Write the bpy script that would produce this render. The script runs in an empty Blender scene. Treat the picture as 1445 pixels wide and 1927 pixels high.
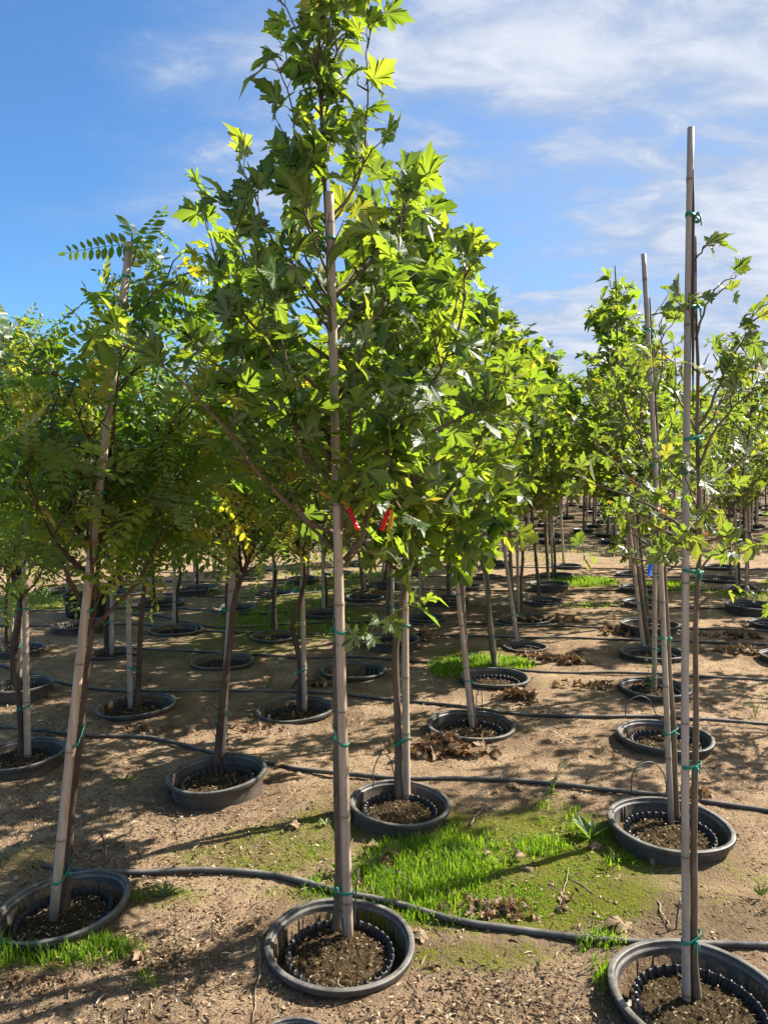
import bpy, math, random
import numpy as np
from mathutils import Vector, Matrix, noise as mnoise

R = math.radians
SC = bpy.context.scene
COL = SC.collection
rnd = random.Random(11)

# ------------------------------------------------------------------ camera
FPX, CX, CY, PITCH, EYE = 1390.0, 722.5, 963.5, R(3.11), 1.60
cam_d = bpy.data.cameras.new("camera")
cam = bpy.data.objects.new("camera", cam_d)
COL.objects.link(cam)
cam.location = (0, 0, EYE)
cam.rotation_euler = (math.pi / 2 - PITCH, 0, 0)
cam_d.sensor_fit = 'VERTICAL'
cam_d.sensor_height = 24.0
cam_d.lens = 24.0 * FPX / 1927.0
cam_d.clip_start = 0.05
cam_d.clip_end = 3000
SC.camera = cam

# ------------------------------------------------------------------ sky and sun
SUN_EL, SUN_AZ = R(39), R(26.5)          # azimuth counted from +x towards +y
world = bpy.data.worlds.new("World")
SC.world = world
world.use_nodes = True
nt = world.node_tree
nt.nodes.clear()


def N(tree, typ, **kw):
    n = tree.nodes.new(typ)
    for k, v in kw.items():
        setattr(n, k, v)
    return n


def math_node(tree, op, a, b=None, clamp=False):
    n = tree.nodes.new('ShaderNodeMath')
    n.operation = op
    n.use_clamp = clamp
    for i, v in enumerate((a, b)):
        if v is None:
            continue
        if isinstance(v, (int, float)):
            n.inputs[i].default_value = v
        else:
            tree.links.new(v, n.inputs[i])
    return n.outputs[0]


def build_sky():
    L = nt.links.new
    sky = N(nt, 'ShaderNodeTexSky', sky_type='NISHITA', sun_disc=False)
    sky.sun_elevation = SUN_EL
    sky.sun_rotation = math.pi / 2 - SUN_AZ
    sky.air_density, sky.dust_density, sky.ozone_density = 1.0, 0.35, 2.2
    tc = N(nt, 'ShaderNodeTexCoord')
    sx = N(nt, 'ShaderNodeSeparateXYZ')
    L(tc.outputs['Generated'], sx.inputs[0])
    zz = math_node(nt, 'ADD', math_node(nt, 'MAXIMUM', sx.outputs[2], 0.0), 0.22)
    u = math_node(nt, 'DIVIDE', sx.outputs[0], zz)
    v = math_node(nt, 'DIVIDE', sx.outputs[1], zz)
    cb = N(nt, 'ShaderNodeCombineXYZ')
    L(u, cb.inputs[0]); L(v, cb.inputs[1])
    mp = N(nt, 'ShaderNodeMapping')
    mp.inputs['Rotation'].default_value = (0, 0, R(-28))
    mp.inputs['Scale'].default_value = (0.95, 1.6, 1)
    mp.inputs['Location'].default_value = (3.1, 0.7, 0)
    L(cb.outputs[0], mp.inputs[0])
    n1 = N(nt, 'ShaderNodeTexNoise')
    n1.inputs['Scale'].default_value = 1.15
    n1.inputs['Detail'].default_value = 9
    n1.inputs['Roughness'].default_value = 0.56
    n1.inputs['Distortion'].default_value = 0.3
    L(mp.outputs[0], n1.inputs['Vector'])
    n2 = N(nt, 'ShaderNodeTexNoise')
    n2.inputs['Scale'].default_value = 5.5
    n2.inputs['Detail'].default_value = 8
    n2.inputs['Roughness'].default_value = 0.62
    n2.inputs['Distortion'].default_value = 0.5
    L(mp.outputs[0], n2.inputs['Vector'])
    # a thin veil thickens towards the sun's side (right); brighter wisps lie in it
    detail = math_node(nt, 'MULTIPLY', math_node(nt, 'SUBTRACT', n2.outputs[0], 0.5), 0.38)
    s = math_node(nt, 'ADD', math_node(nt, 'ADD', n1.outputs[0], math_node(nt, 'MULTIPLY', sx.outputs[0], 0.58)), detail)

    def mask(v, a, b, hi):
        mr = N(nt, 'ShaderNodeMapRange', interpolation_type='SMOOTHSTEP')
        mr.inputs[1].default_value, mr.inputs[2].default_value = a, b
        mr.inputs[3].default_value, mr.inputs[4].default_value = 0.0, hi
        L(v, mr.inputs[0])
        return mr.outputs[0]
    wis = math_node(nt, 'ADD', math_node(nt, 'ADD', math_node(nt, 'MULTIPLY', n1.outputs[0], 0.75), math_node(nt, 'MULTIPLY', n2.outputs[0], 0.55)), math_node(nt, 'MULTIPLY', sx.outputs[0], 0.30))
    tintn = N(nt, 'ShaderNodeMix', data_type='RGBA', blend_type='MULTIPLY')
    tintn.inputs[0].default_value = 1.0
    tintn.inputs[7].default_value = (0.60, 0.93, 1.20, 1)
    L(sky.outputs[0], tintn.inputs[6])
    mx = N(nt, 'ShaderNodeMix', data_type='RGBA')
    mx.inputs[7].default_value = (2.6, 3.2, 4.35, 1)
    L(mask(s, 0.23, 0.72, 0.95), mx.inputs[0])
    L(tintn.outputs[2], mx.inputs[6])
    m2 = N(nt, 'ShaderNodeMix', data_type='RGBA')
    m2.inputs[7].default_value = (5.0, 5.25, 5.8, 1)
    L(mask(wis, 0.62, 0.90, 0.9), m2.inputs[0])
    L(mx.outputs[2], m2.inputs[6])
    mx = m2
    bg = N(nt, 'ShaderNodeBackground')
    bg.inputs[1].default_value = 0.065
    L(mx.outputs[2], bg.inputs[0])
    out = N(nt, 'ShaderNodeOutputWorld')
    L(bg.outputs[0], out.inputs[0])


build_sky()
sun_d = bpy.data.lights.new("sun", 'SUN')
sun_d.energy = 5.0
sun_d.angle = R(0.5)
sun_d.color = (1.0, 0.93, 0.82)
sun = bpy.data.objects.new("sun", sun_d)
COL.objects.link(sun)
to_sun = Vector((math.cos(SUN_EL) * math.cos(SUN_AZ), math.cos(SUN_EL) * math.sin(SUN_AZ), math.sin(SUN_EL)))
sun.rotation_euler = to_sun.to_track_quat('Z', 'Y').to_euler()
sun.location = to_sun * 40
vs = SC.view_settings
vs.view_transform = 'Standard'
vs.look = 'None'
vs.gamma = 1.0
vs.use_curve_mapping = False
vs.exposure = 1.40
SC.cycles.max_bounces = 8
SC.cycles.transmission_bounces = 4
SC.cycles.use_denoising = True

# ------------------------------------------------------------------ from the photograph's view to the place
Fv = np.array((0, math.cos(PITCH), -math.sin(PITCH)))
Uv = np.array((0, math.sin(PITCH), math.cos(PITCH)))


def ray(px, py):
    return np.array(((px - CX) / FPX, 0, 0)) + Uv * ((CY - py) / FPX) + Fv


def gnd(px, py, z=0.0):
    d = ray(px, py)
    t = (z - EYE) / d[2]
    return np.array((0, 0, EYE)) + d * t


def at(px, py, Y):
    d = ray(px, py)
    return np.array((0, 0, EYE)) + d * (Y / d[1])


# ------------------------------------------------------------------ object helpers
def tag(o, label=None, cat=None, group=None, kind=None):
    if label: o['label'] = label
    if cat: o['category'] = cat
    if group: o['group'] = group
    if kind: o['kind'] = kind
    return o


def empty(name, loc, label, cat, group=None):
    o = bpy.data.objects.new(name, None)
    o.empty_display_size = 0.1
    COL.objects.link(o)
    o.location = tuple(float(v) for v in loc)
    return tag(o, label, cat, group)


class Geo:
    def __init__(s):
        s.V, s.F, s.T, s.U, s.M = [], [], [], [], []
        s.n = 0

    def add(s, V, faces, tint=0.5, luv=None, mat=0):
        V = np.asarray(V, dtype=np.float64)
        s.V.append(V)
        for F in (faces if isinstance(faces, (list, tuple)) else [faces]):
            F = np.asarray(F, dtype=np.int64)
            if F.size:
                s.F.append(F + s.n)
                s.M.append(np.full(len(F), mat))
        s.T.append(np.full(len(V), tint) if np.isscalar(tint) else np.asarray(tint))
        s.U.append(np.zeros((len(V), 3)) if luv is None else luv)
        s.n += len(V)

    def mesh(s, name, mats, smooth=False):
        me = bpy.data.meshes.new(name)
        V = np.concatenate(s.V)
        loops = np.concatenate([f.ravel() for f in s.F])
        tot = np.concatenate([np.full(len(f), f.shape[1]) for f in s.F])
        start = np.concatenate(([0], np.cumsum(tot)[:-1]))
        me.vertices.add(len(V))
        me.vertices.foreach_set('co', V.ravel())
        me.loops.add(len(loops))
        me.loops.foreach_set('vertex_index', loops.astype(np.int32))
        me.polygons.add(len(tot))
        me.polygons.foreach_set('loop_start', start.astype(np.int32))
        me.polygons.foreach_set('loop_total', tot.astype(np.int32))
        me.polygons.foreach_set('material_index', np.concatenate(s.M).astype(np.int32))
        if smooth:
            me.polygons.foreach_set('use_smooth', np.ones(len(tot), dtype=bool))
        a = me.attributes.new('tint', 'FLOAT', 'POINT')
        a.data.foreach_set('value', np.concatenate(s.T).astype(np.float32))
        a = me.attributes.new('luv', 'FLOAT_VECTOR', 'POINT')
        a.data.foreach_set('vector', np.concatenate(s.U).astype(np.float32).ravel())
        for m in (mats if isinstance(mats, (list, tuple)) else [mats]):
            me.materials.append(m)
        me.update(calc_edges=True)
        return me

    def obj(s, name, mats, parent=None, smooth=False, loc=None):
        return link(name, s.mesh(name, mats, smooth), parent, loc)


def link(name, me, parent=None, loc=None):
    o = bpy.data.objects.new(name, me)
    COL.objects.link(o)
    if parent: o.parent = parent
    if loc is not None: o.location = tuple(float(v) for v in loc)
    return o


def unit(v):
    v = np.asarray(v, dtype=float)
    return v / max(1e-9, np.linalg.norm(v))


def tube(g, pts, radii, sides=6, tint=0.5, cap=True, mat=0, flute=None):
    P = np.asarray(pts, dtype=float)
    n = len(P)
    if np.isscalar(radii): radii = [radii] * n
    T = np.gradient(P, axis=0)
    ref = np.array((0.13, 0.97, 0.21))
    if abs(np.dot(unit(T[0]), ref)) > .9: ref = np.array((1.0, 0.1, 0.05))
    a = unit(np.cross(T[0], ref))
    ang = np.linspace(0, 2 * math.pi, sides, endpoint=False)
    V = []
    luv = []
    for i in range(n):
        t = unit(T[i])
        a = unit(a - t * np.dot(a, t))
        b = np.cross(t, a)
        r = radii[i]
        V.append(P[i] + r * (np.outer(np.cos(ang), a) + np.outer(np.sin(ang), b)))
        luv.append(np.stack((ang / 6.283, np.full(sides, i / n), np.zeros(sides)), 1))
    V = np.concatenate(V)
    luv = np.concatenate(luv)
    k = np.arange(sides)
    F = []
    for i in range(n - 1):
        F.append(np.stack((i * sides + k, i * sides + (k + 1) % sides, (i + 1) * sides + (k + 1) % sides, (i + 1) * sides + k), 1))
    fs = [np.concatenate(F)]
    if cap:
        fs.append(np.array([list(range(sides))[::-1]]))
        fs.append(np.array([[(n - 1) * sides + j for j in range(sides)]]))
    g.add(V, fs, tint, luv, mat)


def lathe(g, prof, seg=64, tint=0.5, mat=0, mod=None, close=False):
    ang = np.linspace(0, 2 * math.pi, seg, endpoint=False)
    V = []
    for i, (r, z) in enumerate(prof):
        rr = np.full(seg, r); zz = np.full(seg, z)
        if mod: rr, zz = mod(i, ang, rr, zz)
        V.append(np.stack((rr * np.cos(ang), rr * np.sin(ang), zz), 1))
    k = np.arange(seg)
    F = [np.stack((i * seg + k, i * seg + (k + 1) % seg, (i + 1) * seg + (k + 1) % seg, (i + 1) * seg + k), 1) for i in range(len(prof) - 1)]
    g.add(np.concatenate(V), np.concatenate(F), tint, None, mat)


def smooth_path(P, per=8):
    P = np.asarray(P, dtype=float)
    Q = np.vstack((2 * P[0] - P[1], P, 2 * P[-1] - P[-2]))
    out = []
    for i in range(1, len(Q) - 2):
        for t in np.linspace(0, 1, per, endpoint=False):
            p0, p1, p2, p3 = Q[i - 1], Q[i], Q[i + 1], Q[i + 2]
            out.append(.5 * (2 * p1 + (p2 - p0) * t + (2 * p0 - 5 * p1 + 4 * p2 - p3) * t * t + (3 * p1 - p0 - 3 * p2 + p3) * t ** 3))
    out.append(P[-1])
    return np.array(out)


# ------------------------------------------------------------------ materials
def new_mat(name):
    m = bpy.data.materials.new(name)
    m.use_nodes = True
    t = m.node_tree
    t.nodes.clear()
    out = t.nodes.new('ShaderNodeOutputMaterial')
    return m, t, out


def ramp(t, fac, stops):
    n = t.nodes.new('ShaderNodeValToRGB')
    e = n.color_ramp.elements
    while len(e) > 1: e.remove(e[-1])
    e[0].position, e[0].color = stops[0][0], (*stops[0][1], 1)
    for p, c in stops[1:]:
        x = e.new(p); x.color = (*c, 1)
    if fac is not None: t.links.new(fac, n.inputs[0])
    return n.outputs[0]


def noise_tex(t, scale, detail=5, rough=.55, vec=None, dist=0.0):
    n = t.nodes.new('ShaderNodeTexNoise')
    n.inputs['Scale'].default_value = scale
    n.inputs['Detail'].default_value = detail
    n.inputs['Roughness'].default_value = rough
    n.inputs['Distortion'].default_value = dist
    if vec is not None: t.links.new(vec, n.inputs['Vector'])
    return n.outputs[0]


def mixc(t, fac, a, b, blend='MIX'):
    n = t.nodes.new('ShaderNodeMix')
    n.data_type = 'RGBA'; n.blend_type = blend
    for i, v in ((0, fac), (6, a), (7, b)):
        if isinstance(v, (int, float)): n.inputs[i].default_value = v
        elif isinstance(v, tuple): n.inputs[i].default_value = (*v, 1)
        else: t.links.new(v, n.inputs[i])
    return n.outputs[2]


def attr(t, name):
    n = t.nodes.new('ShaderNodeAttribute')
    n.attribute_name = name
    return n


def bump(t, h, strength, dist):
    n = t.nodes.new('ShaderNodeBump')
    n.inputs['Strength'].default_value = strength
    n.inputs['Distance'].default_value = dist
    t.links.new(h, n.inputs['Height'])
    return n.outputs[0]


def objvec(t, scale=(1, 1, 1)):
    tc = t.nodes.new('ShaderNodeTexCoord')
    mp = t.nodes.new('ShaderNodeMapping')
    mp.inputs['Scale'].default_value = scale
    t.links.new(tc.outputs['Object'], mp.inputs[0])
    return mp.outputs[0]


def principled(t, out, col, rough=.6, spec=.4, nrm=None):
    p = t.nodes.new('ShaderNodeBsdfPrincipled')
    if isinstance(col, tuple): p.inputs['Base Color'].default_value = (*col, 1)
    else: t.links.new(col, p.inputs['Base Color'])
    if isinstance(rough, (int, float)): p.inputs['Roughness'].default_value = rough
    else: t.links.new(rough, p.inputs['Roughness'])
    p.inputs['Specular IOR Level'].default_value = spec
    if nrm is not None: t.links.new(nrm, p.inputs['Normal'])
    if out is not None: t.links.new(p.outputs[0], out.inputs[0])
    return p


def leaf_mat(name, top, under, trans, veins=True, tmix=.45, rough=.42, spec=.45):
    m, t, out = new_mat(name)
    L = t.links.new
    ti = attr(t, 'tint')
    ctop = ramp(t, ti.outputs['Fac'], top)
    cund = ramp(t, ti.outputs['Fac'], under)
    ctr = ramp(t, ti.outputs['Fac'], trans)
    mott = noise_tex(t, 38, 3, .6, objvec(t))
    ctop = mixc(t, .55, ctop, ramp(t, mott, [(.3, (.62, .66, .6)), (.7, (1.25, 1.2, 1.2))]), 'MULTIPLY')
    geo = t.nodes.new('ShaderNodeNewGeometry')
    nrm = None
    if veins:
        lu = attr(t, 'luv')
        sp = t.nodes.new('ShaderNodeSeparateXYZ')
        L(lu.outputs['Vector'], sp.inputs[0])
        ax = math_node(t, 'ABSOLUTE', sp.outputs[0])
        yy = math_node(t, 'SUBTRACT', sp.outputs[1], .06)
        # five veins fan out of the blade's foot: at 0, 47 and 93 degrees
        def dist(a):
            return math_node(t, 'ABSOLUTE', math_node(t, 'SUBTRACT', math_node(t, 'MULTIPLY', ax, math.cos(a)), math_node(t, 'MULTIPLY', yy, math.sin(a))))
        d = math_node(t, 'MINIMUM', math_node(t, 'MINIMUM', ax, dist(R(50))), dist(R(-6)))
        # d for angle a from the midrib: |x cos a - y sin a|
        v = t.nodes.new('ShaderNodeMapRange')
        v.inputs[1].default_value, v.inputs[2].default_value = .007, .022
        v.inputs[3].default_value, v.inputs[4].default_value = .8, 0
        L(d, v.inputs[0])
        ctop = mixc(t, v.outputs[0], ctop, (.22, .27, .09))
        cund = mixc(t, v.outputs[0], cund, (.30, .34, .18))
        ctr = mixc(t, v.outputs[0], ctr, (.30, .38, .06))
        # faint cross veins between
        w = t.nodes.new('ShaderNodeTexWave')
        w.inputs['Scale'].default_value = 3.4
        w.inputs['Distortion'].default_value = 1.5
        L(lu.outputs['Vector'], w.inputs['Vector'])
        nrm = bump(t, math_node(t, 'ADD', math_node(t, 'MULTIPLY', w.outputs['Fac'], .5), math_node(t, 'MULTIPLY', mott, .8)), .18, .003)
    col = mixc(t, geo.outputs['Backfacing'], ctop, cund)
    p = principled(t, None, col, rough, spec, nrm)
    tb = t.nodes.new('ShaderNodeBsdfTranslucent')
    L(ctr, tb.inputs[0])
    ms = t.nodes.new('ShaderNodeMixShader')
    ms.inputs[0].default_value = tmix
    L(p.outputs[0], ms.inputs[1]); L(tb.outputs[0], ms.inputs[2])
    L(ms.outputs[0], out.inputs[0])
    return m


M_PLANE = leaf_mat('plane_leaf',  # upper side, underside, light let through
    [(0, (.020, .058, .026)), (.6, (.036, .088, .028)), (.9, (.07, .11, .028)), (.97, (.20, .17, .03)), (1, (.20, .11, .03))],
    [(0, (.10, .135, .08)), (.8, (.15, .185, .105)), (1, (.26, .21, .08))],
    [(0, (.22, .37, .018)), (.6, (.38, .52, .020)), (.92, (.50, .55, .03)), (1, (.60, .42, .04))], True, .50, .42, .45)
M_LOCUST = leaf_mat('locust_leaf',
    [(0, (.018, .050, .016)), (.55, (.032, .076, .018)), (.85, (.09, .14, .025)), (.95, (.28, .27, .03)), (1, (.36, .29, .03))],
    [(0, (.07, .12, .055)), (.8, (.11, .16, .07)), (1, (.32, .28, .06))],
    [(0, (.17, .34, .018)), (.6, (.28, .44, .020)), (.86, (.52, .56, .03)), (1, (.80, .62, .03))], False, .50, .40)
M_MAPLE = leaf_mat('maple_leaf',
    [(0, (.022, .052, .018)), (.6, (.040, .080, .022)), (.9, (.10, .13, .03)), (1, (.22, .16, .03))],
    [(0, (.13, .17, .10)), (.8, (.18, .21, .12)), (1, (.26, .2, .08))],
    [(0, (.22, .35, .020)), (.6, (.31, .43, .022)), (.92, (.46, .48, .03)), (1, (.60, .38, .03))], True, .42, .40, .5)
M_DEAD = leaf_mat('dead_leaf',
    [(0, (.11, .05, .027)), (.5, (.24, .12, .065)), (1, (.42, .26, .15))],
    [(0, (.14, .08, .05)), (1, (.34, .23, .14))],
    [(0, (.25, .10, .03)), (1, (.45, .25, .1))], True, .18, .6, .25)


def bark_mat(name, stops, vs=(30, 30, 5), b=.5):
    m, t, out = new_mat(name)
    v = objvec(t, vs)
    n = noise_tex(t, 1, 7, .62, v)
    n2 = noise_tex(t, 9, 4, .6, objvec(t))
    c = mixc(t, .6, ramp(t, n, stops), ramp(t, n2, [(.3, (.6, .6, .58)), (.7, (1.25, 1.2, 1.15))]), 'MULTIPLY')
    principled(t, out, c, .8, .25, bump(t, n, b, .006))
    return m


M_BARK = bark_mat('grey_brown_bark', [(.3, (.085, .062, .043)), (.55, (.150, .112, .078)), (.75, (.21, .165, .12))])
M_BARKD = bark_mat('dark_reddish_bark', [(.3, (.050, .032, .023)), (.55, (.095, .062, .043)), (.75, (.15, .105, .075))])
M_TWIG = bark_mat('brown_twig', [(.3, (.075, .045, .030)), (.7, (.14, .095, .06))], (40, 40, 40), .3)


def bamboo_mat(name, a, b, c):
    m, t, out = new_mat(name)
    v = objvec(t, (60, 60, 1.6))
    n = noise_tex(t, 1, 6, .6, v)
    n2 = noise_tex(t, 5, 5, .65, objvec(t, (1, 1, .6)))
    n3 = noise_tex(t, 60, 3, .6, objvec(t))
    col = ramp(t, n, [(.28, a), (.5, b), (.72, c)])
    col = mixc(t, .7, col, ramp(t, n2, [(.30, (.48, .45, .42)), (.48, (1, 1, 1)), (.70, (1.15, 1.1, 1.02))]), 'MULTIPLY')
    spots = t.nodes.new('ShaderNodeMapRange')
    spots.inputs[1].default_value, spots.inputs[2].default_value = .66, .72
    t.links.new(n3, spots.inputs[0])
    col = mixc(t, math_node(t, 'MULTIPLY', spots.outputs[0], .55), col, (.07, .05, .035))
    ti = attr(t, 'tint')
    col = mixc(t, ti.outputs['Fac'], (.05, .036, .028), col)
    principled(t, out, col, .55, .35, bump(t, n, .35, .003))
    return m


M_BAMBOO = bamboo_mat('weathered_bamboo', (.21, .158, .115), (.385, .300, .225), (.50, .405, .315))
M_BAMBOO_G = bamboo_mat('grey_bamboo', (.22, .180, .143), (.355, .30, .250), (.46, .40, .345))


def plain_mat(name, col, rough=.5, spec=.4, var=.25, scale=14, bmp=0.0):
    m, t, out = new_mat(name)
    n = noise_tex(t, scale, 5, .6, objvec(t))
    c = mixc(t, 1.0, col, ramp(t, n, [(.25, (1 - var,) * 3), (.75, (1 + var,) * 3)]), 'MULTIPLY')
    principled(t, out, c, rough, spec, bump(t, n, bmp, .004) if bmp else None)
    return m


def pot_mat(name='sun_faded_black_plastic', splash=True):
    m, t, out = new_mat(name)
    v = objvec(t)
    n = noise_tex(t, 7, 7, .66, v)
    n2 = noise_tex(t, 45, 5, .65, v)
    sp = t.nodes.new('ShaderNodeSeparateXYZ')
    tc = t.nodes.new('ShaderNodeTexCoord')
    t.links.new(tc.outputs['Object'], sp.inputs[0])
    dust = math_node(t, 'MULTIPLY', math_node(t, 'SUBTRACT', math_node(t, 'ADD', n, math_node(t, 'MULTIPLY', n2, .35)), .46), 2.4, True)
    low = t.nodes.new('ShaderNodeMapRange')      # splashed soil on the walls below the rim
    low.inputs[1].default_value, low.inputs[2].default_value = -.015, -.075
    t.links.new(sp.outputs[2], low.inputs[0])
    gn = t.nodes.new('ShaderNodeNewGeometry')
    sn = t.nodes.new('ShaderNodeSeparateXYZ')
    t.links.new(gn.outputs['Normal'], sn.inputs[0])
    up = t.nodes.new('ShaderNodeMapRange')       # dust settles on what faces up
    up.inputs[1].default_value, up.inputs[2].default_value = .25, .95
    up.inputs[3].default_value, up.inputs[4].default_value = .30, 1.0
    t.links.new(sn.outputs[2], up.inputs[0])
    base = mixc(t, math_node(t, 'MULTIPLY', dust, up.outputs[0]), (.019, .018, .018), (.25, .23, .20))
    if splash: base = mixc(t, math_node(t, 'MULTIPLY', low.outputs[0], math_node(t, 'ADD', math_node(t, 'MULTIPLY', n, .6), .05)), base, (.125, .092, .062))
    rough = math_node(t, 'ADD', math_node(t, 'MULTIPLY', n, .35), .36)
    principled(t, out, base, rough, .42, bump(t, n2, .15, .002))
    return m


M_POT = pot_mat()
M_LINER = plain_mat('glossy_black_liner', (.014, .014, .015), .42, .4, .4, 30)
M_HOSE = pot_mat('dusty_black_hose', False)
M_TAPE = plain_mat('green_tie_tape', (.012, .20, .135), .4, .4, .25, 40)


def translucent_plain(name, col, tr):
    m, t, out = new_mat(name)
    p = principled(t, None, col, .4, .4)
    tb = t.nodes.new('ShaderNodeBsdfTranslucent')
    tb.inputs[0].default_value = (*tr, 1)
    ms = t.nodes.new('ShaderNodeMixShader'); ms.inputs[0].default_value = .35
    t.links.new(p.outputs[0], ms.inputs[1]); t.links.new(tb.outputs[0], ms.inputs[2])
    t.links.new(ms.outputs[0], out.inputs[0])
    return m


M_YELLOW = translucent_plain('yellow_ribbon', (.55, .28, .015), (.7, .36, .02))
M_RED = translucent_plain('red_ribbon', (.58, .012, .02), (.8, .02, .02))
M_BLUE = translucent_plain('blue_ribbon', (.01, .16, .75), (.01, .2, .8))
M_ORANGE = translucent_plain('orange_ribbon', (.85, .22, .01), (.9, .3, .01))
M_WHITE = plain_mat('white_flower', (.7, .68, .6), .8, .2, .1)


def soil_mat():
    m, t, out = new_mat('potting_mix')
    n = noise_tex(t, 55, 6, .65, objvec(t))
    n2 = noise_tex(t, 9, 4, .6, objvec(t))
    c = ramp(t, n, [(.3, (.016, .010, .007)), (.48, (.052, .033, .020)), (.62, (.12, .080, .042)), (.74, (.34, .23, .10))])
    c = mixc(t, math_node(t, 'MULTIPLY', n2, .30), c, (.12, .105, .03))
    principled(t, out, c, .95, .1, bump(t, n, 1.0, .035))
    return m


M_SOIL = soil_mat()


def ground_mat():
    m, t, out = new_mat('sandy_soil')
    L = t.links.new
    g = t.nodes.new('ShaderNodeNewGeometry')
    pos = g.outputs['Position']
    nb = noise_tex(t, .9, 6, .6, pos)
    nm = noise_tex(t, 7, 7, .65, pos)
    nf = noise_tex(t, 70, 5, .68, pos)
    ng = noise_tex(t, 190, 3, .6, pos)
    c = ramp(t, nm, [(.28, (.25, .168, .103)), (.5, (.41, .292, .187)), (.74, (.54, .402, .272))])
    c = mixc(t, .75, c, ramp(t, nf, [(.30, (.40, .37, .34)), (.48, (1, 1, 1)), (.70, (1.35, 1.30, 1.24))]), 'MULTIPLY')
    c = mixc(t, .45, c, ramp(t, ng, [(.35, (.55, .53, .5)), (.65, (1.3, 1.28, 1.25))]), 'MULTIPLY')
    c = mixc(t, .8, c, ramp(t, nb, [(.32, (.60, .57, .53)), (.5, (1, 1, 1)), (.7, (1.15, 1.13, 1.1))]), 'MULTIPLY')
    nd = noise_tex(t, 2.3, 6, .62, pos, .6)       # damp, crusted patches
    c = mixc(t, .65, c, ramp(t, nd, [(.36, (.52, .49, .46)), (.47, (.95, .95, .95)), (.62, (1.06, 1.05, 1.03))]), 'MULTIPLY')
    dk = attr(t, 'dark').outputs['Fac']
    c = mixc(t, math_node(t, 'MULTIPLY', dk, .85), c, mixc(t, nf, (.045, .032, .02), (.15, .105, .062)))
    dry = attr(t, 'dry').outputs['Fac']
    c = mixc(t, math_node(t, 'MULTIPLY', dry, .6), c, mixc(t, nm, (.20, .155, .085), (.36, .29, .17)))
    mo = attr(t, 'moss').outputs['Fac']
    mk = t.nodes.new('ShaderNodeMapRange')
    L(math_node(t, 'ADD', mo, math_node(t, 'ADD', math_node(t, 'MULTIPLY', math_node(t, 'SUBTRACT', nm, .5), 1.5),
                                        math_node(t, 'MULTIPLY', math_node(t, 'SUBTRACT', nf, .5), 2.0))), mk.inputs[0])
    mk.inputs[1].default_value, mk.inputs[2].default_value = .42, .86
    moss = mixc(t, nf, (.050, .056, .008), (.24, .27, .010))
    c = mixc(t, math_node(t, 'MULTIPLY', mk.outputs[0], .88), c, moss)
    h = math_node(t, 'ADD', math_node(t, 'MULTIPLY', nf, .6), math_node(t, 'ADD', math_node(t, 'MULTIPLY', ng, .25), nm))
    principled(t, out, c, .95, .12, bump(t, h, 1.0, .045))
    return m


M_GROUND = ground_mat()


def grass_mat():
    m, t, out = new_mat('grass_blade')
    ti = attr(t, 'tint')
    c = ramp(t, ti.outputs['Fac'], [(0, (.050, .125, .010)), (.7, (.13, .25, .012)), (.93, (.22, .25, .03)), (1, (.42, .34, .16))])
    p = principled(t, None, c, .5, .35)
    tb = t.nodes.new('ShaderNodeBsdfTranslucent')
    t.links.new(ramp(t, ti.outputs['Fac'], [(0, (.22, .46, .010)), (.8, (.44, .66, .02)), (1, (.5, .42, .15))]), tb.inputs[0])
    ms = t.nodes.new('ShaderNodeMixShader'); ms.inputs[0].default_value = .45
    t.links.new(p.outputs[0], ms.inputs[1]); t.links.new(tb.outputs[0], ms.inputs[2])
    t.links.new(ms.outputs[0], out.inputs[0])
    return m


M_GRASS = grass_mat()


def litter_mat():
    m, t, out = new_mat('straw_and_chips')
    ti = attr(t, 'tint')
    c = ramp(t, ti.outputs['Fac'], [(0, (.075, .048, .028)), (.35, (.18, .12, .07)), (.7, (.33, .24, .15)), (1, (.55, .45, .32))])
    principled(t, out, c, .85, .2)
    return m


M_LITTER = litter_mat()
M_CLOD = plain_mat('soil_clod', (.27, .185, .115), .95, .1, .45, 40)
M_STICK = plain_mat('dry_stick', (.30, .22, .15), .8, .2, .4, 50)
M_WEED = leaf_mat('weed_leaf', [(0, (.06, .11, .04)), (1, (.12, .17, .06))], [(0, (.12, .16, .08)), (1, (.16, .2, .1))], [(0, (.25, .42, .03)), (1, (.4, .55, .05))], False, .4)

# ------------------------------------------------------------------ the lie of the ground
def zg(x, y):
    return (0.022 * math.sin(x * 1.7 + 1.3 * math.sin(y * .8)) * math.cos(y * 1.15 + .6) * min(1.0, 5.0 / max(1.0, y))
            + 0.016 * math.sin(x * .9 - y * .55 + 2.0)) * (1.0 if y < 16 else max(.0, 1 - (y - 16) / 6))


def on_ground(px, py):
    p = gnd(px, py, 0)
    p = gnd(px, py, zg(p[0], p[1]))
    return np.array((p[0], p[1], zg(p[0], p[1])))


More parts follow.
